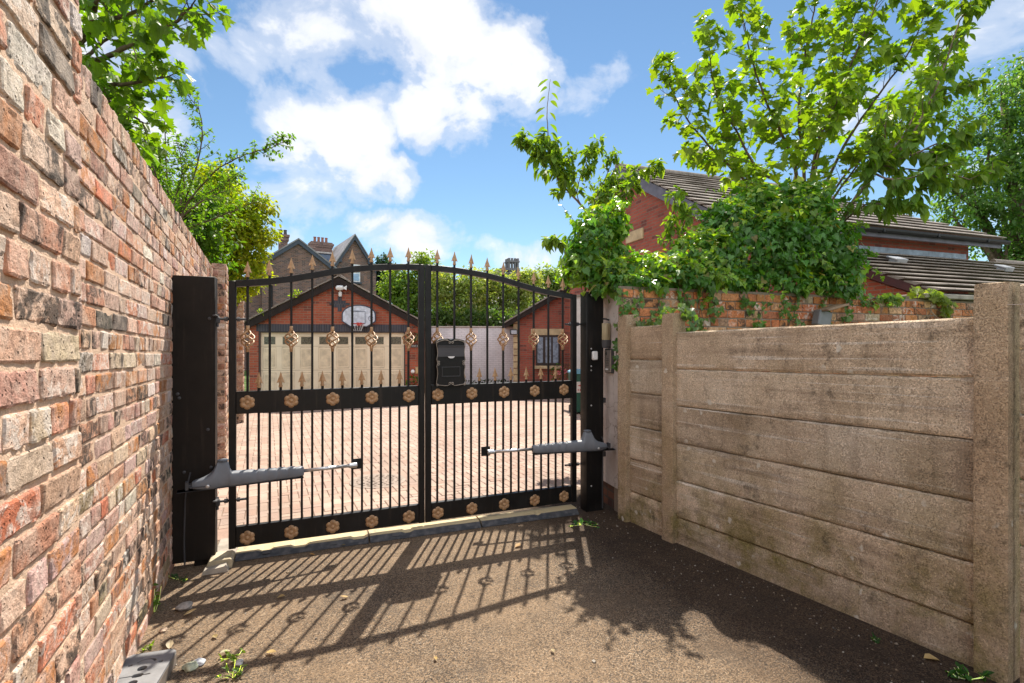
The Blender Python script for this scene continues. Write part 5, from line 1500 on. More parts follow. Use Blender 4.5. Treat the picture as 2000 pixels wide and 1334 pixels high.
# ---- ivy
CI = (.07, .18, .03)
def ivy_cover(ml, mw, blobs, n_per_m2, size, col, sprigs=26):
    for (c, r, dens) in blobs:
        a_ = 4 * math.pi * (((r[0] * r[1]) ** 1.6 + (r[0] * r[2]) ** 1.6 + (r[1] * r[2]) ** 1.6) / 3) ** (1 / 1.6)
        def surf(d):
            return .92 + .36 * noise.noise(d * 2.2 + c) + .26 * noise.noise(d * 5.5 + c * 1.3) + .12 * noise.noise(d * 12 + c)
        for k in range(int(a_ * n_per_m2 * dens)):
            d = rv()
            if d.z < -.7: continue
            hole = noise.noise(d * 4.2 + c * 2.1)
            sh = random.choice((1.0, 1.0, 1.03, .9, .8)) if hole > -.12 else random.choice((.86, .76, .68))
            p = c + Vector((d.x * r[0], d.y * r[1], d.z * r[2])) * surf(d) * sh + rv(.03)
            nrm = Vector((d.x / r[0], d.y / r[1], d.z / r[2])).normalized()
            tip = nrm * .4 + Vector((0, 0, -.8 if nrm.z < .6 else -.15)) + rv(.75)
            nn = nrm * .8 + Vector((0, 0, .75)) + rv(.65)
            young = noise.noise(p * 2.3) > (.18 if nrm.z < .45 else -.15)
            cc = ((.25, .34, .034) if nrm.z > .55 and rnd() < .6 else (.15, .27, .034)) if young and rnd() < .6 else col  # young leaves; upward ones coloured brighter and yellower to read as sunlit
            if rnd() < .03: cc = (.26, .22, .07)
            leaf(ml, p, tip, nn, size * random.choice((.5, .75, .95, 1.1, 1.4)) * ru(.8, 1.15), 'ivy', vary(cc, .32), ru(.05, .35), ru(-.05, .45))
        for k in range(int(sprigs * r[0] * 1.6)):
            d = rv()
            if d.z < -.35 or d.y > .5: continue
            q = c + Vector((d.x * r[0], d.y * r[1], d.z * r[2])) * surf(d) * .95
            dirn = (d + Vector((0, 0, .35 if d.z > 0 else -.5)) + rv(.4)).normalized()
            pts = [q]
            for m_ in range(5):
                dirn = (dirn + Vector((0, 0, -.16)) + rv(.22)).normalized(); pts.append(pts[-1] + dirn * ru(.04, .075))
            mw.tube(pts, [.004 * (1 - .15 * m_) for m_ in range(6)], 3, cap=False)
            for m_ in range(11):
                s_ = rnd() * 4.99; i_ = int(s_); w_ = pts[i_].lerp(pts[i_ + 1], s_ - i_)
                leaf(ml, w_ + rv(.015), rv(.8) + dirn * .4 + Vector((0, 0, -.3)), Vector((0, -.3, 1)) + rv(.5), size * ru(.45, .95), 'ivy', vary((.17, .29, .035), .3), ru(.1, .35), ru(0, .4))
    return
iv = thing('ivy', 'great glossy ivy mound smothering the garden wall and hanging over its face', 'ivy', tuple(gp(4.6, -.1, zg(*gp(4.6).xy))), 0)
o_ = Vector(iv.location); mw, ml = MB(), MB()
def bl(px, py, Y, rx, ry, rz, dens=1.0): return (at(px, py, Y * KD) - o_, (rx * KD, ry * KD, rz * KD), dens)
KD = .92
blobs = [bl(1295, 535, 5.75, .58, .36, .25), bl(1225, 556, 5.45, .44, .28, .15), bl(1370, 500, 5.9, .40, .38, .30), bl(1475, 480, 6.15, .68, .52, .56), bl(1565, 465, 6.35, .60, .52, .58),
         bl(1625, 515, 6.35, .32, .42, .42), bl(1470, 405, 6.3, .38, .35, .24), bl(1545, 400, 6.4, .45, .4, .28), bl(1400, 548, 5.75, .42, .24, .17), bl(1335, 545, 5.6, .4, .28, .2), bl(1510, 548, 5.95, .55, .24, .20), bl(1635, 560, 6.15, .24, .22, .16), bl(1420, 445, 6.1, .35, .35, .30)]
ivy_cover(ml, mw, blobs, 720, .066, CI)
# trailing shoots over the wall face, the fence post and along the wall top
def trail(mw, ml, pts, nl, size, col, spread=.05, shape='ivy'):
    c = curve(pts, 6)
    mw.tube(c, [.005 * (1 - .7 * i / len(c)) for i in range(len(c))], 4, cap=False)
    for k in range(nl):
        t_ = rnd() * (len(c) - 1.01); i = int(t_); q = c[i].lerp(c[i + 1], t_ - i) + rv(spread)
        leaf(ml, q, Vector((ru(-.6, .6), -.35, -.7)) + rv(.5), Vector((0, -1, .6)) + rv(.5), size * ru(.5, 1.2), shape, vary(col, .3), .2, .2)
for (x0, y0, x1, y1, Y) in ((1215, 570, 1220, 612, 5.1), (1245, 575, 1238, 640, 5.15), (1290, 570, 1284, 625, 5.25), (1360, 575, 1376, 655, 5.45), (1385, 580, 1395, 618, 5.5), (1440, 580, 1470, 600, 5.6), (1530, 590, 1535, 618, 5.85), (1555, 585, 1560, 640, 5.95), (1655, 590, 1650, 625, 6.2), (1330, 575, 1345, 600, 5.4), (1500, 595, 1480, 640, 5.7), (1610, 590, 1612, 632, 6.1), (1680, 570, 1700, 600, 6.25), (1700, 590, 1760, 582, 6.5)):
    trail(mw, ml, [at(x0, y0 - 8, obwall(x0, -.02)) - o_, at((x0 + x1) / 2 + ru(-6, 6), (y0 + y1) / 2, obwall((x0 + x1) / 2, .07)) - o_, at(x1, y1, obwall(x1, .05)) - o_], 26, .06, (.085, .18, .03), .05)
trail(mw, ml, [at(1225, 636, 4.75) - o_, at(1255, 630, 4.62) - o_, at(1285, 622, 4.45) - o_, at(1305, 606, 4.25) - o_, at(1330, 600, 4.15) - o_, at(1345, 625, 4.12) - o_], 70, .055, (.10, .17, .035), .035)
trail(mw, ml, [at(1335, 602, 4.2) - o_, at(1352, 618, 4.12) - o_, at(1352, 650, 4.1) - o_], 22, .06, (.07, .14, .03), .03)
trail(mw, ml, [at(1208, 636, 4.85) - o_, at(1240, 634, 4.72) - o_], 18, .055, (.09, .16, .03), .03)
mw.build('stems', M['bark'], iv); ml.build('leaves', M['leaf_ivy'], iv)
# left clump as its own ivied stump
iv2 = thing('ivy', 'upright ivy clump wrapped round a stump just behind the narrower gate post', 'ivy', (at(1200, 0, 5.85).x, 5.85, zg(1.2, 5.85)), 0)
o_ = Vector(iv2.location); mw, ml = MB(), MB()
KD = .93
blobs = [bl(1168, 475, 5.65, .31, .32, .42), bl(1140, 505, 5.6, .20, .24, .24), bl(1195, 435, 5.7, .17, .22, .20), bl(1195, 528, 5.5, .34, .26, .14), bl(1170, 540, 5.5, .26, .18, .08), bl(1120, 540, 5.6, .12, .14, .14)]
ivy_cover(ml, mw, blobs, 680, .07, CI)
mw.tube([Vector((.0, .0, -.05)), at(1198, 600, 5.85) - o_, at(1175, 470, 5.7) - o_], [.12, .11, .09], 9)
for x0, y0, x1, y1, Y in ((1205, 580, 1212, 612, 5.05), (1195, 575, 1200, 600, 5.1), (1160, 566, 1150, 580, 5.2), (1203, 660, 1205, 720, 4.78)):
    trail(mw, ml, [at(x0, y0, Y + .04) - o_, at((x0 + x1) / 2, (y0 + y1) / 2, Y - .03) - o_, at(x1, y1, Y) - o_], 22, .055, (.06, .13, .03), .03)
mw.build('stems', M['bark'], iv2); ml.build('leaves', M['leaf_ivy'], iv2)
# creeper at the right end of the wall
cr = thing('creeper', 'bright star-leaved creeper trailing over the coping of the orange wall near the tall fence post', 'creeper', (at(1840, 0, 6.4).x, 6.4, zg(5.4, 6.4)), 0)
o_ = Vector(cr.location); mw, ml = MB(), MB()
trail(mw, ml, [at(1862, 640, 6.28) - o_, at(1852, 600, 6.26) - o_, at(1838, 582, 6.25) - o_, at(1810, 570, 6.2) - o_, at(1780, 566, 6.2) - o_], 70, .085, (.20, .26, .04), .05, 'maple')
trail(mw, ml, [at(1700, 590, 5.9) - o_, at(1735, 578, 5.95) - o_, at(1752, 592, 5.95) - o_], 34, .075, (.14, .22, .04), .04)
for k in range(40):
    xq = ru(1770, 1905); a = at(xq, ru(592, 606), obwall(xq, .02)); b = a + Vector((ru(-.25, .25), -.03, ru(-.28, -.05)))
    mw.tube([a - o_, (a + b) / 2 + rv(.05) - o_, b - o_], .003, 3, cap=False)
mw.build('stems', plain('dry_stem', (.25, .19, .13), .9), cr); ml.build('leaves', M['leaf_maple'], cr)

# ---- left: sycamore over the wall
t = thing('sycamore_tree', 'sycamore hanging its big lobed leaves over the top of the near brick wall', 'tree', (at(120, 0, 4.7).x, 4.7, zg(-4.1, 4.7)))
o_ = Vector(t.location); mw, ml = MB(), MB()
base = A_(95, 170, 4.6)
mw.tube([Vector((0, 0, -.1)), Vector((0, 0, 1.5)), base], [.13, .11, .07], 10)
def syl(pts, r, ntw, tl, nl=8, size=.12, t0=.2): return branchy(mw, ml, [base] + [A_(*p) for p in pts], r, .006, int(ntw * .72), tl * .85, max(4, nl - 2), 'maple', size, (.115, .20, .022), t0, .7, .08, .05)
syl([(150, 90, 4.2), (205, 45, 3.9), (270, 20, 3.7), (330, -20, 3.6)], .03, 17, .42, 8)
syl([(150, 130, 4.1), (215, 110, 3.9), (285, 70, 3.7), (345, 40, 3.6), (375, 10, 3.5)], .028, 17, .36, 8)
syl([(160, 160, 4.2), (225, 165, 4.0), (280, 160, 3.9), (318, 150, 3.8)], .025, 14, .32, 7)
syl([(160, 190, 4.3), (215, 200, 4.1), (255, 225, 4.0), (280, 240, 3.95)], .022, 13, .30, 7)
syl([(170, 60, 4.0), (190, 0, 3.7), (240, -60, 3.5)], .025, 12, .45, 8)
syl([(185, 200, 4.6), (235, 240, 4.6), (280, 280, 4.6)], .02, 10, .28, 7, .11)
syl([(170, 110, 4.5), (220, 70, 4.5), (290, 60, 4.5)], .02, 12, .4, 8)
syl([(200, 215, 4.2), (238, 258, 4.0), (262, 285, 3.95)], .018, 8, .22, 7, .12)
mw.build('trunk', M['bark'], t, smooth=True); ml.build('crown', M['leaf_maple'], t)

# ---- left: small-leaved apple with wiry shoots
t = thing('apple_tree', 'scrubby small-leaved apple with wiry shoots and one long branch reaching over the drive', 'tree', (at(330, 0, 7.2).x, 7.2, zg(-4.8, 7.2)))
o_ = Vector(t.location); mw, ml = MB(), MB()
base = A_(338, 470, 7.1)
mw.tube([Vector((0, 0, -.1)), Vector((.0, 0, 1.4)), base], [.09, .08, .05], 8)
CA = (.11, .19, .032)
def ap(pts, r, ntw, tl, nl=14, size=.055, t0=.2): return branchy(mw, ml, [base] + [A_(*p) for p in pts], r, .004, ntw, tl, nl, 'oval', size, CA, t0, .15, .012, .35)
ap([(352, 420, 7.0), (380, 340, 6.9), (395, 270, 6.9), (388, 215, 6.9), (360, 180, 6.9)], .014, 24, .30)
ap([(365, 400, 6.9), (420, 335, 6.8), (480, 302, 6.7), (525, 290, 6.7), (555, 276, 6.7)], .013, 30, .20, 14, .058, .2)
ap([(330, 400, 7.0), (325, 320, 6.9), (322, 240, 6.8), (326, 180, 6.8)], .012, 20, .24, 12)
ap([(320, 420, 7.2), (300, 350, 7.1), (285, 300, 7.0)], .014, 22, .36)
ap([(340, 400, 6.9), (355, 340, 6.8), (350, 290, 6.8)], .012, 22, .34)
ap([(360, 400, 7.0), (420, 370, 6.9), (455, 345, 6.8)], .012, 22, .30)
ap([(350, 430, 6.9), (400, 390, 6.8), (450, 370, 6.7)], .02, 18, .38)
ap([(345, 420, 7.3), (360, 360, 7.3), (350, 310, 7.2)], .02, 18, .40)
ap([(330, 440, 7.2), (300, 400, 7.3), (270, 340, 7.3)], .018, 16, .40)
ap([(360, 450, 7.2), (410, 430, 7.2), (460, 410, 7.1), (500, 395, 7.0)], .018, 16, .36)
ap([(300, 330, 6.8), (262, 270, 6.4), (240, 240, 6.2)], .015, 14, .32)
mw.build('trunk', M['bark'], t, smooth=True); ml.build('crown', M['leaf_bush'], t)

def crown_tree(name, label, cat, px, Y, blobs, nclump, nleaf, size, col, cl=.35, mat_='leaf_far', trunk=.12, group=None, shape='diamond', colk=.22):
    X = at(px, 0, Y).x
    t = thing(name, label, cat, (X, Y, min(zg(X, Y), 0)), 0, group)
    o_ = Vector(t.location); mw, ml = MB(), MB()
    B = [(at(b[0], b[1], b[2]) - o_, b[3:6]) for b in blobs]
    tot = sum(r[0] * r[2] for _, r in B)
    for c, r in B:
        nc = max(3, int(nclump * r[0] * r[2] / tot))
        for k in range(nc):
            d = rv(); s_ = rnd() ** .38
            q = c + Vector((d.x * r[0], d.y * r[1], d.z * r[2])) * s_ * (1 + .25 * noise.noise(d * 2 + c))
            cc = vary(col, colk, .12)
            rr = cl * ru(.6, 1.3)
            for m_ in range(nleaf):
                e = rv() * (rnd() ** .5)
                p = q + Vector((e.x, e.y, e.z * .65)) * rr
                leaf(ml, p, e + Vector((0, 0, -.35)) + rv(.6), Vector((0, 0, 1)) + e * .6 + rv(.6), size * ru(.6, 1.3), shape, vary(cc, .15), .2, .2)
        mid_ = c + Vector((0, 0, -r[2] * .3))
        mw.tube(curve([Vector((0, 0, mid_.z * .35)), (Vector((0, 0, mid_.z * .6)) + mid_) / 2 + rv(.2), mid_, c + Vector((ru(-.3, .3), 0, r[2] * .6))], 4), [trunk * .6 * (1 - .9 * i / 12) for i in range(13)], 6)
    mw.tube([Vector((0, 0, -.3)), Vector((.05, 0, max(.5, B[0][0].z * .5))), B[0][0]], [trunk, trunk * .8, trunk * .4], 8)
    mw.build('trunk', M['bark'], t, smooth=True); ml.build('crown', M[mat_], t)
    return t
# yellow-lit bush over the drive wall on the left
crown_tree('hedge_tree', 'sunlit yellow-green bushy tree spilling over the drive wall on the left', 'tree', 430, 10.3,
           [(470, 455, 10.2, .55, .6, .55), (440, 410, 10.3, .6, .6, .6), (405, 470, 10.0, .5, .5, .7), (490, 520, 10.0, .35, .4, .45), (470, 565, 10.0, .28, .3, .3), (500, 400, 10.3, .32, .35, .3), (415, 350, 10.4, .45, .5, .4), (505, 455, 10.2, .3, .3, .3)], 330, 38, .085, (.28, .30, .022), .20, 'leaf_bush', .09, shape='oval')
crown_tree('shrub', 'dense dark green shrub behind the long brick wall', 'shrub', 350, 8.6,
           [(345, 450, 8.6, .55, .5, .7), (385, 470, 8.4, .5, .5, .6), (300, 400, 8.6, .45, .5, .6), (395, 410, 8.7, .4, .4, .5), (275, 330, 8.6, .4, .4, .45)], 190, 42, .085, (.085, .155, .022), .2, 'leaf_bush', .08, shape='oval')
# trees beyond the drive
GT = 'trees beyond the white wall'
crown_tree('broadleaf_tree', 'taller rounded green tree right of the Victorian houses, leftmost beyond the white wall', 'tree', 800, 27,
           [(800, 590, 27, 1.2, 1.2, 1.4), (825, 520, 27, .7, .8, .8), (775, 560, 27, .7, .8, 1.0), (840, 560, 27, .8, .8, 1.0)], 260, 34, .20, (.15, .22, .04), .42, group=GT)
crown_tree('broadleaf_tree', 'pale willowy tree directly above the letter box', 'tree', 895, 25,
           [(880, 580, 25, 1.1, 1, 1.3), (925, 560, 25, .9, 1, 1.0), (860, 545, 25.5, .6, .7, .7), (905, 620, 24.6, 1.4, .6, .6)], 260, 34, .17, (.24, .28, .08), .36, group=GT)
crown_tree('broadleaf_tree', 'light olive feathery tree in front of the distant turret', 'tree', 990, 26,
           [(975, 575, 26, 1.3, 1, 1.1), (1020, 570, 26, 1.0, 1, 1.0), (950, 548, 26, .6, .6, .6), (990, 625, 25.4, 1.5, .5, .55), (1035, 545, 26, .5, .6, .6)], 280, 34, .17, (.25, .29, .09), .36, group=GT)
crown_tree('broadleaf_tree', 'spreading green tree half hidden by the gable of the red brick wing', 'tree', 1085, 29,
           [(1075, 570, 29, 1.3, 1, 1.2), (1110, 560, 29, 1.2, 1, 1.2), (1060, 540, 29, .5, .6, .5)], 200, 34, .18, (.18, .24, .055), .4, group=GT)
crown_tree('broadleaf_tree', 'dark low tree at the foot of the paler trees, just over the white wall', 'tree', 935, 23.5,
           [(935, 625, 23.5, 1.1, .5, .5), (860, 620, 23.6, .8, .5, .5), (1000, 628, 23.5, .8, .4, .4)], 150, 34, .15, (.08, .13, .03), .32, group=GT)
crown_tree('conifer', 'dark blue-green conifer with ragged top beside the tall Victorian gable', 'tree', 745, 44,
           [(745, 520, 44, .7, .7, 1.3), (748, 575, 44, 1.1, 1, 1.8), (735, 540, 44, .6, .6, 1.2), (760, 530, 44, .5, .6, 1.2), (750, 620, 44, 1.3, 1, 1.2)], 260, 26, .26, (.025, .055, .04), .4)
# big tree on the right behind the house
crown_tree('broadleaf_tree', 'large dense broadleaf tree towering behind the roofs at the right', 'tree', 1985, 24,
           [(1960, 200, 24, 1.8, 1.8, 1.8), (1930, 300, 24, 1.7, 1.8, 1.9), (2010, 280, 24, 2.0, 1.8, 2.3), (1905, 390, 23.6, 1.5, 1.5, 1.6), (1985, 400, 23.5, 2.0, 1.8, 1.9), (1965, 480, 23.4, 1.5, 1.5, 1.2), (2040, 160, 24, 1.6, 1.6, 1.8), (1855, 350, 23.8, .8, 1.0, 1.0), (1870, 425, 23.6, 1.0, 1.0, .9), (2080, 330, 24, 2, 2, 3), (2060, 480, 24, 2, 2, 1.6)], 520, 40, .21, (.10, .185, .05), .55, trunk=.3)
# garden plants by the buildings
t = thing('rose_bush', 'pink rose bush below the leaded window of the red brick wing', 'bush', (at(1104, 0, 16.4).x, 16.4, -.29))
mw, ml, mf = MB(), MB(), MB()
for k in range(170):
    p = Vector((ru(-.45, .35), ru(-.2, .2), ru(.2, 1.15)))
    leaf(ml, p, rv() + Vector((0, 0, -.2)), Vector((0, 0, 1)) + rv(.6), ru(.05, .1), 'oval', vary((.06, .13, .03)))
for k in range(9): mw.tube([(ru(-.1, .1), 0, 0), (ru(-.3, .3), ru(-.1, .1), .6), (ru(-.4, .35), ru(-.1, .1), 1.15)], .008, 4, cap=False)
for (x, z) in ((-.12, .98), (-.02, .90), (.16, .80), (.22, .84), (-.22, .85), (.30, .70)):
    for m_ in range(14):
        d = rv(); leaf(mf, Vector((x, -.22, z)) + d * .03, d, Vector((0, -1, .5)) + rv(.4), ru(.05, .08), 'oval', vary((.62, .20, .22), .15))
mw.build('stems', M['bark'], t); ml.build('leaves', M['leaf_bush'], t); mf.build('flowers', m_leaf('rose_petal', .3, (1, .8, .8)), t)
t = thing('hanging_basket', 'hanging basket of small red and green plants by the garage door', 'hanging basket', gar(4.86, -.16, 1.98))
mb = MB(); mb.lathe([(.0, -.13), (.08, -.11), (.13, -.02), (.135, 0)], n=14); mb.tube([(0, .16, .32), (0, 0, .34), (0, 0, .25)], .01, 5)
mb.build('basket', M['darkgrey'], t, smooth='angle'); ml = MB()
for k in range(150):
    d = rv(); leaf(ml, Vector((d.x * .17, d.y * .13, d.z * .14 - .02)), d + Vector((0, 0, -.4)), d + rv(.5), ru(.04, .07), 'oval', vary((.05, .11, .03) if rnd() < .65 else (.20, .05, .06)))
ml.build('plants', M['leaf_bush'], t)
t = thing('potted_plant', 'small green plant with red dots standing by the garage wall', 'plant', gar(4.88, -.25, .02))
mb = MB(); mb.lathe([(.10, 0), (.14, .25), (.15, .28), (.12, .28), (0, .24)], n=14); mb.build('pot', plain('clay_pot', (.22, .10, .06), .8), t, smooth='angle'); ml = MB()
for k in range(130):
    d = rv(); leaf(ml, Vector((d.x * .17, d.y * .15, .48 + d.z * .24)), d + Vector((0, 0, .3)), d + rv(.5), ru(.05, .09), 'oval', vary((.06, .14, .03) if rnd() < .85 else (.4, .03, .03)))
ml.build('leaves', M['leaf_bush'], t)
t = thing('flower_pot', 'low dark planter row along the foot of the white wall', 'planter', (at(940, 0, 19.4).x - .2, 19.5, -.29))
mb = MB(); mb.box((0, 0, .12), (2.6, .3, .24), bev=.02); mb.build('trough', M['darkgrey'], t); ml = MB()
for k in range(220):
    d = rv(); leaf(ml, Vector((ru(-1.3, 1.3), d.y * .15, .28 + d.z * .07)), d + Vector((0, 0, .5)), d + rv(.5), ru(.06, .1), 'oval', vary((.03, .06, .03)))
ml.build('leaves', M['leaf_bush'], t)
# weeds on the garage verge
t = thing('weed', 'two little yellow-green weeds sprouting on the garage verge', 'weed', gar(.35, -.14, 2.66)); ml = MB()
for (x, z) in ((0, 0), (.98, .50), (1.10, .58)):
    for k in range(26): leaf(ml, Vector((x + ru(-.1, .1), ru(-.04, .1), z + ru(.0, .14))), rv() + Vector((0, 0, .4)), rv(), ru(.06, .1), 'oval', vary((.19, .24, .03)))
ml.build('leaves', M['leaf_bush'], t)

# ================================================================== SMALL THINGS ON THE LANE
def gpt(px, py):        # where a sight line meets the lane
    u = (px - 1000) / 1000
    Y = 1550 / (py - 667 - 21.2 + 10.1 * u)
    return Vector((u * Y, Y, zg(u * Y, Y)))
def weed(label, px, py, n, h, spread, size, col, shape='oval', cat='weed'):
    p = gpt(px, py)
    t = thing('weed', label, cat, tuple(p)); ml, mw = MB(), MB()
    for k in range(n):
        a = Vector((ru(-1, 1) * spread, ru(-1, 1) * spread * .6, 0)); tp = a * 1.8 + Vector((0, 0, h * ru(.3, 1)))
        mw.tube([a * .3, (a + tp) / 2, tp], .0015, 3, cap=False)
        for q in range(4):
            s_ = a * .3 + (tp - a * .3) * ru(.3, 1)
            leaf(ml, s_, rv() + Vector((0, 0, .25)), Vector((0, 0, 1)) + rv(.5), size * ru(.6, 1.2), shape, vary(col))
    mw.build('stems', M['leaf_bush'], t); ml.build('leaves', M['leaf_bush'], t)
weed('tall weed growing in the angle of brick wall and tarmac', 301, 1195, 16, .19, .018, .035, (.13, .22, .035))
weed('low weed in sandy dirt at the near edge of the lane', 452, 1322, 7, .08, .03, .030, (.10, .17, .04))
weed('seedling with curled stem in the shadow tip of the gate', 462, 1284, 5, .03, .045, .032, (.15, .22, .04))
weed('tiny weed near the slotted grey block', 290, 1268, 4, .02, .02, .025, (.2, .26, .05))
weed('leafy weed at the foot of the concrete fence, lower right', 1890, 1326, 7, .05, .05, .045, (.06, .16, .045))
weed('small weed in the shade by the fence', 1716, 1254, 4, .03, .02, .03, (.05, .12, .04))
weed('sprig growing against the bottom fence panel beyond the second post', 1362, 1068, 4, .07, .008, .02, (.05, .11, .03))
weed('cut green sprigs lying beside the base of the narrower gate post', 1140, 1024, 8, .02, .09, .05, (.07, .17, .05))
weed('weed between the broad gate post and the wall', 350, 1132, 6, .03, .05, .028, (.05, .1, .04))
M['dry_leaf'] = m_leaf('dry_leaf', .2, (1, .85, .5), .6, .3)
spots = [(1012, 1068, .07), (668, 1069, .05), (549, 1169, .05), (372, 1203, .075), (405, 1118, .05), (672, 1170, .05), (530, 1278, .055), (331, 1265, .06), (440, 1280, .06), (420, 1246, .045), (1820, 1290, .075), (1080, 1275, .03), (1300, 1049, .05), (610, 1085, .045), (850, 1290, .03)]
proto = None
for i, (px, py, sz) in enumerate(spots):
    ml = MB(); leaf(ml, Vector((0, -.5 * sz, .012)), Vector((0, 1, .05)), Vector((0, 0, 1)), sz, random.choice(('oval', 'cherry')), vary(random.choice([(.42, .30, .12), (.45, .37, .22), (.38, .21, .07)])), ru(.2, .6), ru(-.3, .3))
    o = ml.build('fallen_leaf', M['dry_leaf']); o.location = gpt(px, py); o.rotation_euler = (ru(-.15, .15), ru(-.15, .15), ru(0, 6.3))
    tag(o, 'small dry fallen leaf lying loose on the tarmac', 'leaf', 'fallen leaves on the lane')
# crumpled litter and stones by the block
for (px, py, r, c, lab, nm) in ((372, 1306, .035, (.42, .45, .33), 'crumpled pale green scrap of litter by the slotted block', 'litter'), (388, 1297, .03, (.40, .42, .45), 'smooth grey pebble beside the pale green litter', 'pebble'), (466, 1297, .022, (.5, .48, .46), 'small pale pebble near the curled seedling', 'pebble'), (360, 1189, .045, (.33, .30, .27), 'flat grey lump of old mortar at the wall foot', 'mortar_lump'), (318, 1233, .02, (.45, .33, .24), 'sandy stone lying close to the wall', 'pebble')):
    bm = bmesh.new(); bmesh.ops.create_icosphere(bm, subdivisions=3, radius=r)
    for v in bm.verts:
        v.co *= 1 + .35 * noise.noise(v.co * (1.3 / r) + Vector((px, 0, 0))); v.co.z *= .5
    me = bpy.data.meshes.new(nm); bm.to_mesh(me); bm.free()
    me.materials.append(plain(nm + str(px), c, .8, 0, .3, .2, 40, .4, 200))
    o = bpy.data.objects.new(nm, me); COL.objects.link(o); p = gpt(px, py); o.location = (p.x, p.y, p.z + r * .3)
    tag(o, lab, nm.replace('_', ' '))
# loose grit
mb = MB()
for k in range(900):
    if rnd() < .3: cx, cy = ru(-.6, 3.0), ru(1.2, 4.4)
    elif rnd() < .5: cx, cy = 3.0 - abs(random.gauss(0, .35)), ru(1.0, 4.4)
    else: cx, cy = -.6 + abs(random.gauss(0, .22)), ru(1.6, 4.3)
    if not -.62 < cx < 3.0: continue
    X, Y = lane(cx, cy); s_ = ru(.0012, .0038) * (1.7 if rnd() < .06 else 1)
    c = random.choice([(.26, .21, .16), (.22, .17, .12), (.06, .055, .05), (.2, .15, .1), (.13, .115, .1), (.30, .27, .23)])
    mb.box((X, Y, zg_cy(cy) + s_ * .4), (s_ * 2 * ru(.7, 1.5), s_ * 2, s_ * 1.3), Matrix.Rotation(ru(0, 3), 3, 'Z') @ Matrix.Rotation(ru(-.5, .5), 3, 'X'), c + (1,))
n = NT('grit'); gm = n.done(n.attr().outputs['Color'], .9, 0, .2)
g_ = mb.build('grit', gm); tag(g_, 'loose grit and tiny stones scattered over the tarmac', 'grit', kind='stuff')
# ================================================================== SKY, SUN, CAMERA
SUN = Vector((.095, 1.26, 1.641)).normalized()
el = math.asin(SUN.z); az = math.atan2(SUN.x, SUN.y)
W = bpy.data.worlds.new('World'); S.world = W; W.use_nodes = True
nt = W.node_tree; N_ = nt.nodes; L_ = nt.links
for x in list(N_): N_.remove(x)
out = N_.new('ShaderNodeOutputWorld'); bg = N_.new('ShaderNodeBackground')
sky = N_.new('ShaderNodeTexSky'); sky.sky_type = 'NISHITA'; sky.sun_disc = False
sky.sun_elevation = el; sky.sun_rotation = az
sky.altitude = 0; sky.air_density = 1.0; sky.dust_density = .0; sky.ozone_density = 3.0
tc = N_.new('ShaderNodeTexCoord')
class WN(NT):
    def __init__(s): s.t = nt; s.n = N_; s.l = L_; s._c = {'tc': tc}
w = WN()
D = w.vmath('NORMALIZE', tc.outputs['Generated'])
def pdir(px, py): return Vector(((px - 1000) / 1000, 1, (667 - py) / 1000)).normalized()
warp = w.vmath('ADD', D, w.scale(w.vmath('SUBTRACT', w.noise(6, 6, .6, D, out='Color'), (.5, .5, .5)), (.17, .17, .17)))
mask = None
for (px, py, rad, sx, wt) in ((840, 30, .17, .8, .92), (985, 110, .125, .75, .84), (620, 50, .17, .75, .55), (690, 245, .15, .75, .84), (850, 235, .12, .9, .84), (760, 325, .12, .9, .84), (800, 445, .10, .62, .85), (570, 255, .13, .7, .55), (600, 370, .15, .5, .44), (300, 180, .16, 1, .5), (1030, 495, .09, .7, .7), (1190, 178, .10, .7, .34), (1120, 215, .10, .5, .3), (1870, 150, .14, .6, .36), (1990, 40, .08, .8, .3), (1690, 180, .1, .6, .45), (3200, 100, .4, .8, 1), (-300, 100, .4, .7, 1), (400, 470, .2, .5, .5)):
    c = pdir(px, py)
    dv = w.vmath('SUBTRACT', warp, tuple(c))
    dv = w.vmath('MULTIPLY', dv, (sx, sx, 1.0))
    g = w.math('MULTIPLY', w.math('POWER', 2.718, w.math('MULTIPLY', w.math('POWER', w.math('DIVIDE', w.vmath('LENGTH', dv), rad * .62), 2.0), -1.0)), wt)
    mask = g if mask is None else w.math('MAXIMUM', mask, g)
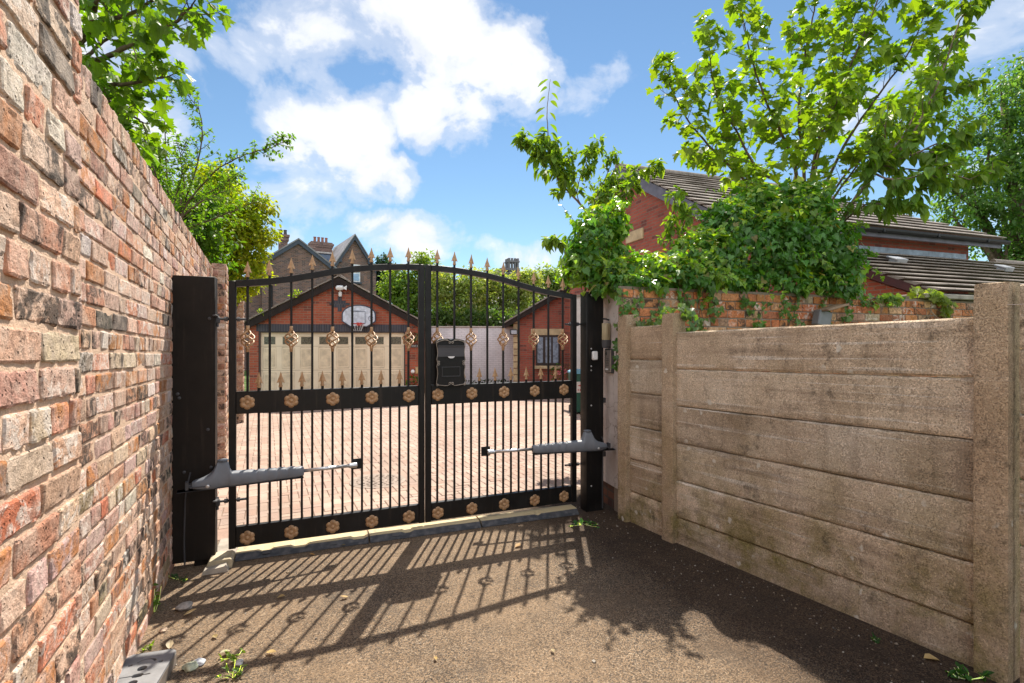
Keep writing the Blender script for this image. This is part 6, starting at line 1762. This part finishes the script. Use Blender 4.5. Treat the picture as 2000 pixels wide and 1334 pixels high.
# clouds added behind and beside the view, to fill the shaded fence and gate
back = w.math('MULTIPLY', w.ramp(w.noise(2.6, 5, .6, D), [(.32, 0), (.6, .9)]), w.ramp(w.sep(D)[1], [(.0, 1), (.3, 0)]))
mask = w.math('MAXIMUM', mask, back)
fine = w.noise(7, 8, .55, w.scale(D, (1, 1, 1.35)), .3)
cl = w.math('ADD', mask, w.math('MULTIPLY', w.math('SUBTRACT', fine, .5), 1.5))
hz = None
cov = w.ramp(cl, [(.28, 0), (.46, .42), (.60, .86), (.76, 1)], 'EASE')
ccol = w.ramp(w.math('ADD', w.math('MULTIPLY', fine, .7), w.math('MULTIPLY', cl, .3)), [(.25, (7.2, 7.6, 8.6)), (.62, (9.6, 9.7, 10.0))])
skyc = w.vmath('MULTIPLY', sky.outputs[0], SKYTINT)
bk = w.math('ADD', w.math('MULTIPLY', w.ramp(w.sep(D)[1], [(.0, 1), (.3, 0)]), BACK_FILL), 1.0)   # out-of-view clouds brightened as extra fill light
ccs = w.vmath('MULTIPLY', ccol, w.comb(bk, bk, bk))
mx = w.mix(skyc, w.vmath('MULTIPLY', ccs, (CLOUD, CLOUD, CLOUD)), cov)
# pale haze towards the horizon
L_.new(mx, bg.inputs['Color']); bg.inputs['Strength'].default_value = SKYSTR
L_.new(bg.outputs[0], out.inputs[0])
sl_ = bpy.data.lights.new('sun', 'SUN'); sl_.energy = SUNSTR; sl_.angle = R(.55); sl_.color = (1.0, .92, .80)
so = bpy.data.objects.new('sun', sl_); COL.objects.link(so)
so.rotation_euler = SUN.to_track_quat('Z', 'Y').to_euler(); so.location = SUN * 40
cd = bpy.data.cameras.new('camera'); cd.sensor_width = 36; cd.lens = 18.0; cd.clip_end = 3000; cd.clip_start = .05
co = bpy.data.objects.new('camera', cd); COL.objects.link(co); co.location = (0, 0, CAMZ); co.rotation_euler = (R(90), 0, 0)
S.camera = co
S.view_settings.view_transform = 'Standard'; S.view_settings.look = 'None'; S.view_settings.gamma = 1; S.view_settings.exposure = EXPO
S.render.engine = 'CYCLES'
S.cycles.max_bounces = 8; S.cycles.transmission_bounces = 6; S.cycles.diffuse_bounces = 5
S.cycles.use_denoising = True
S.cycles.sample_clamp_indirect = 6
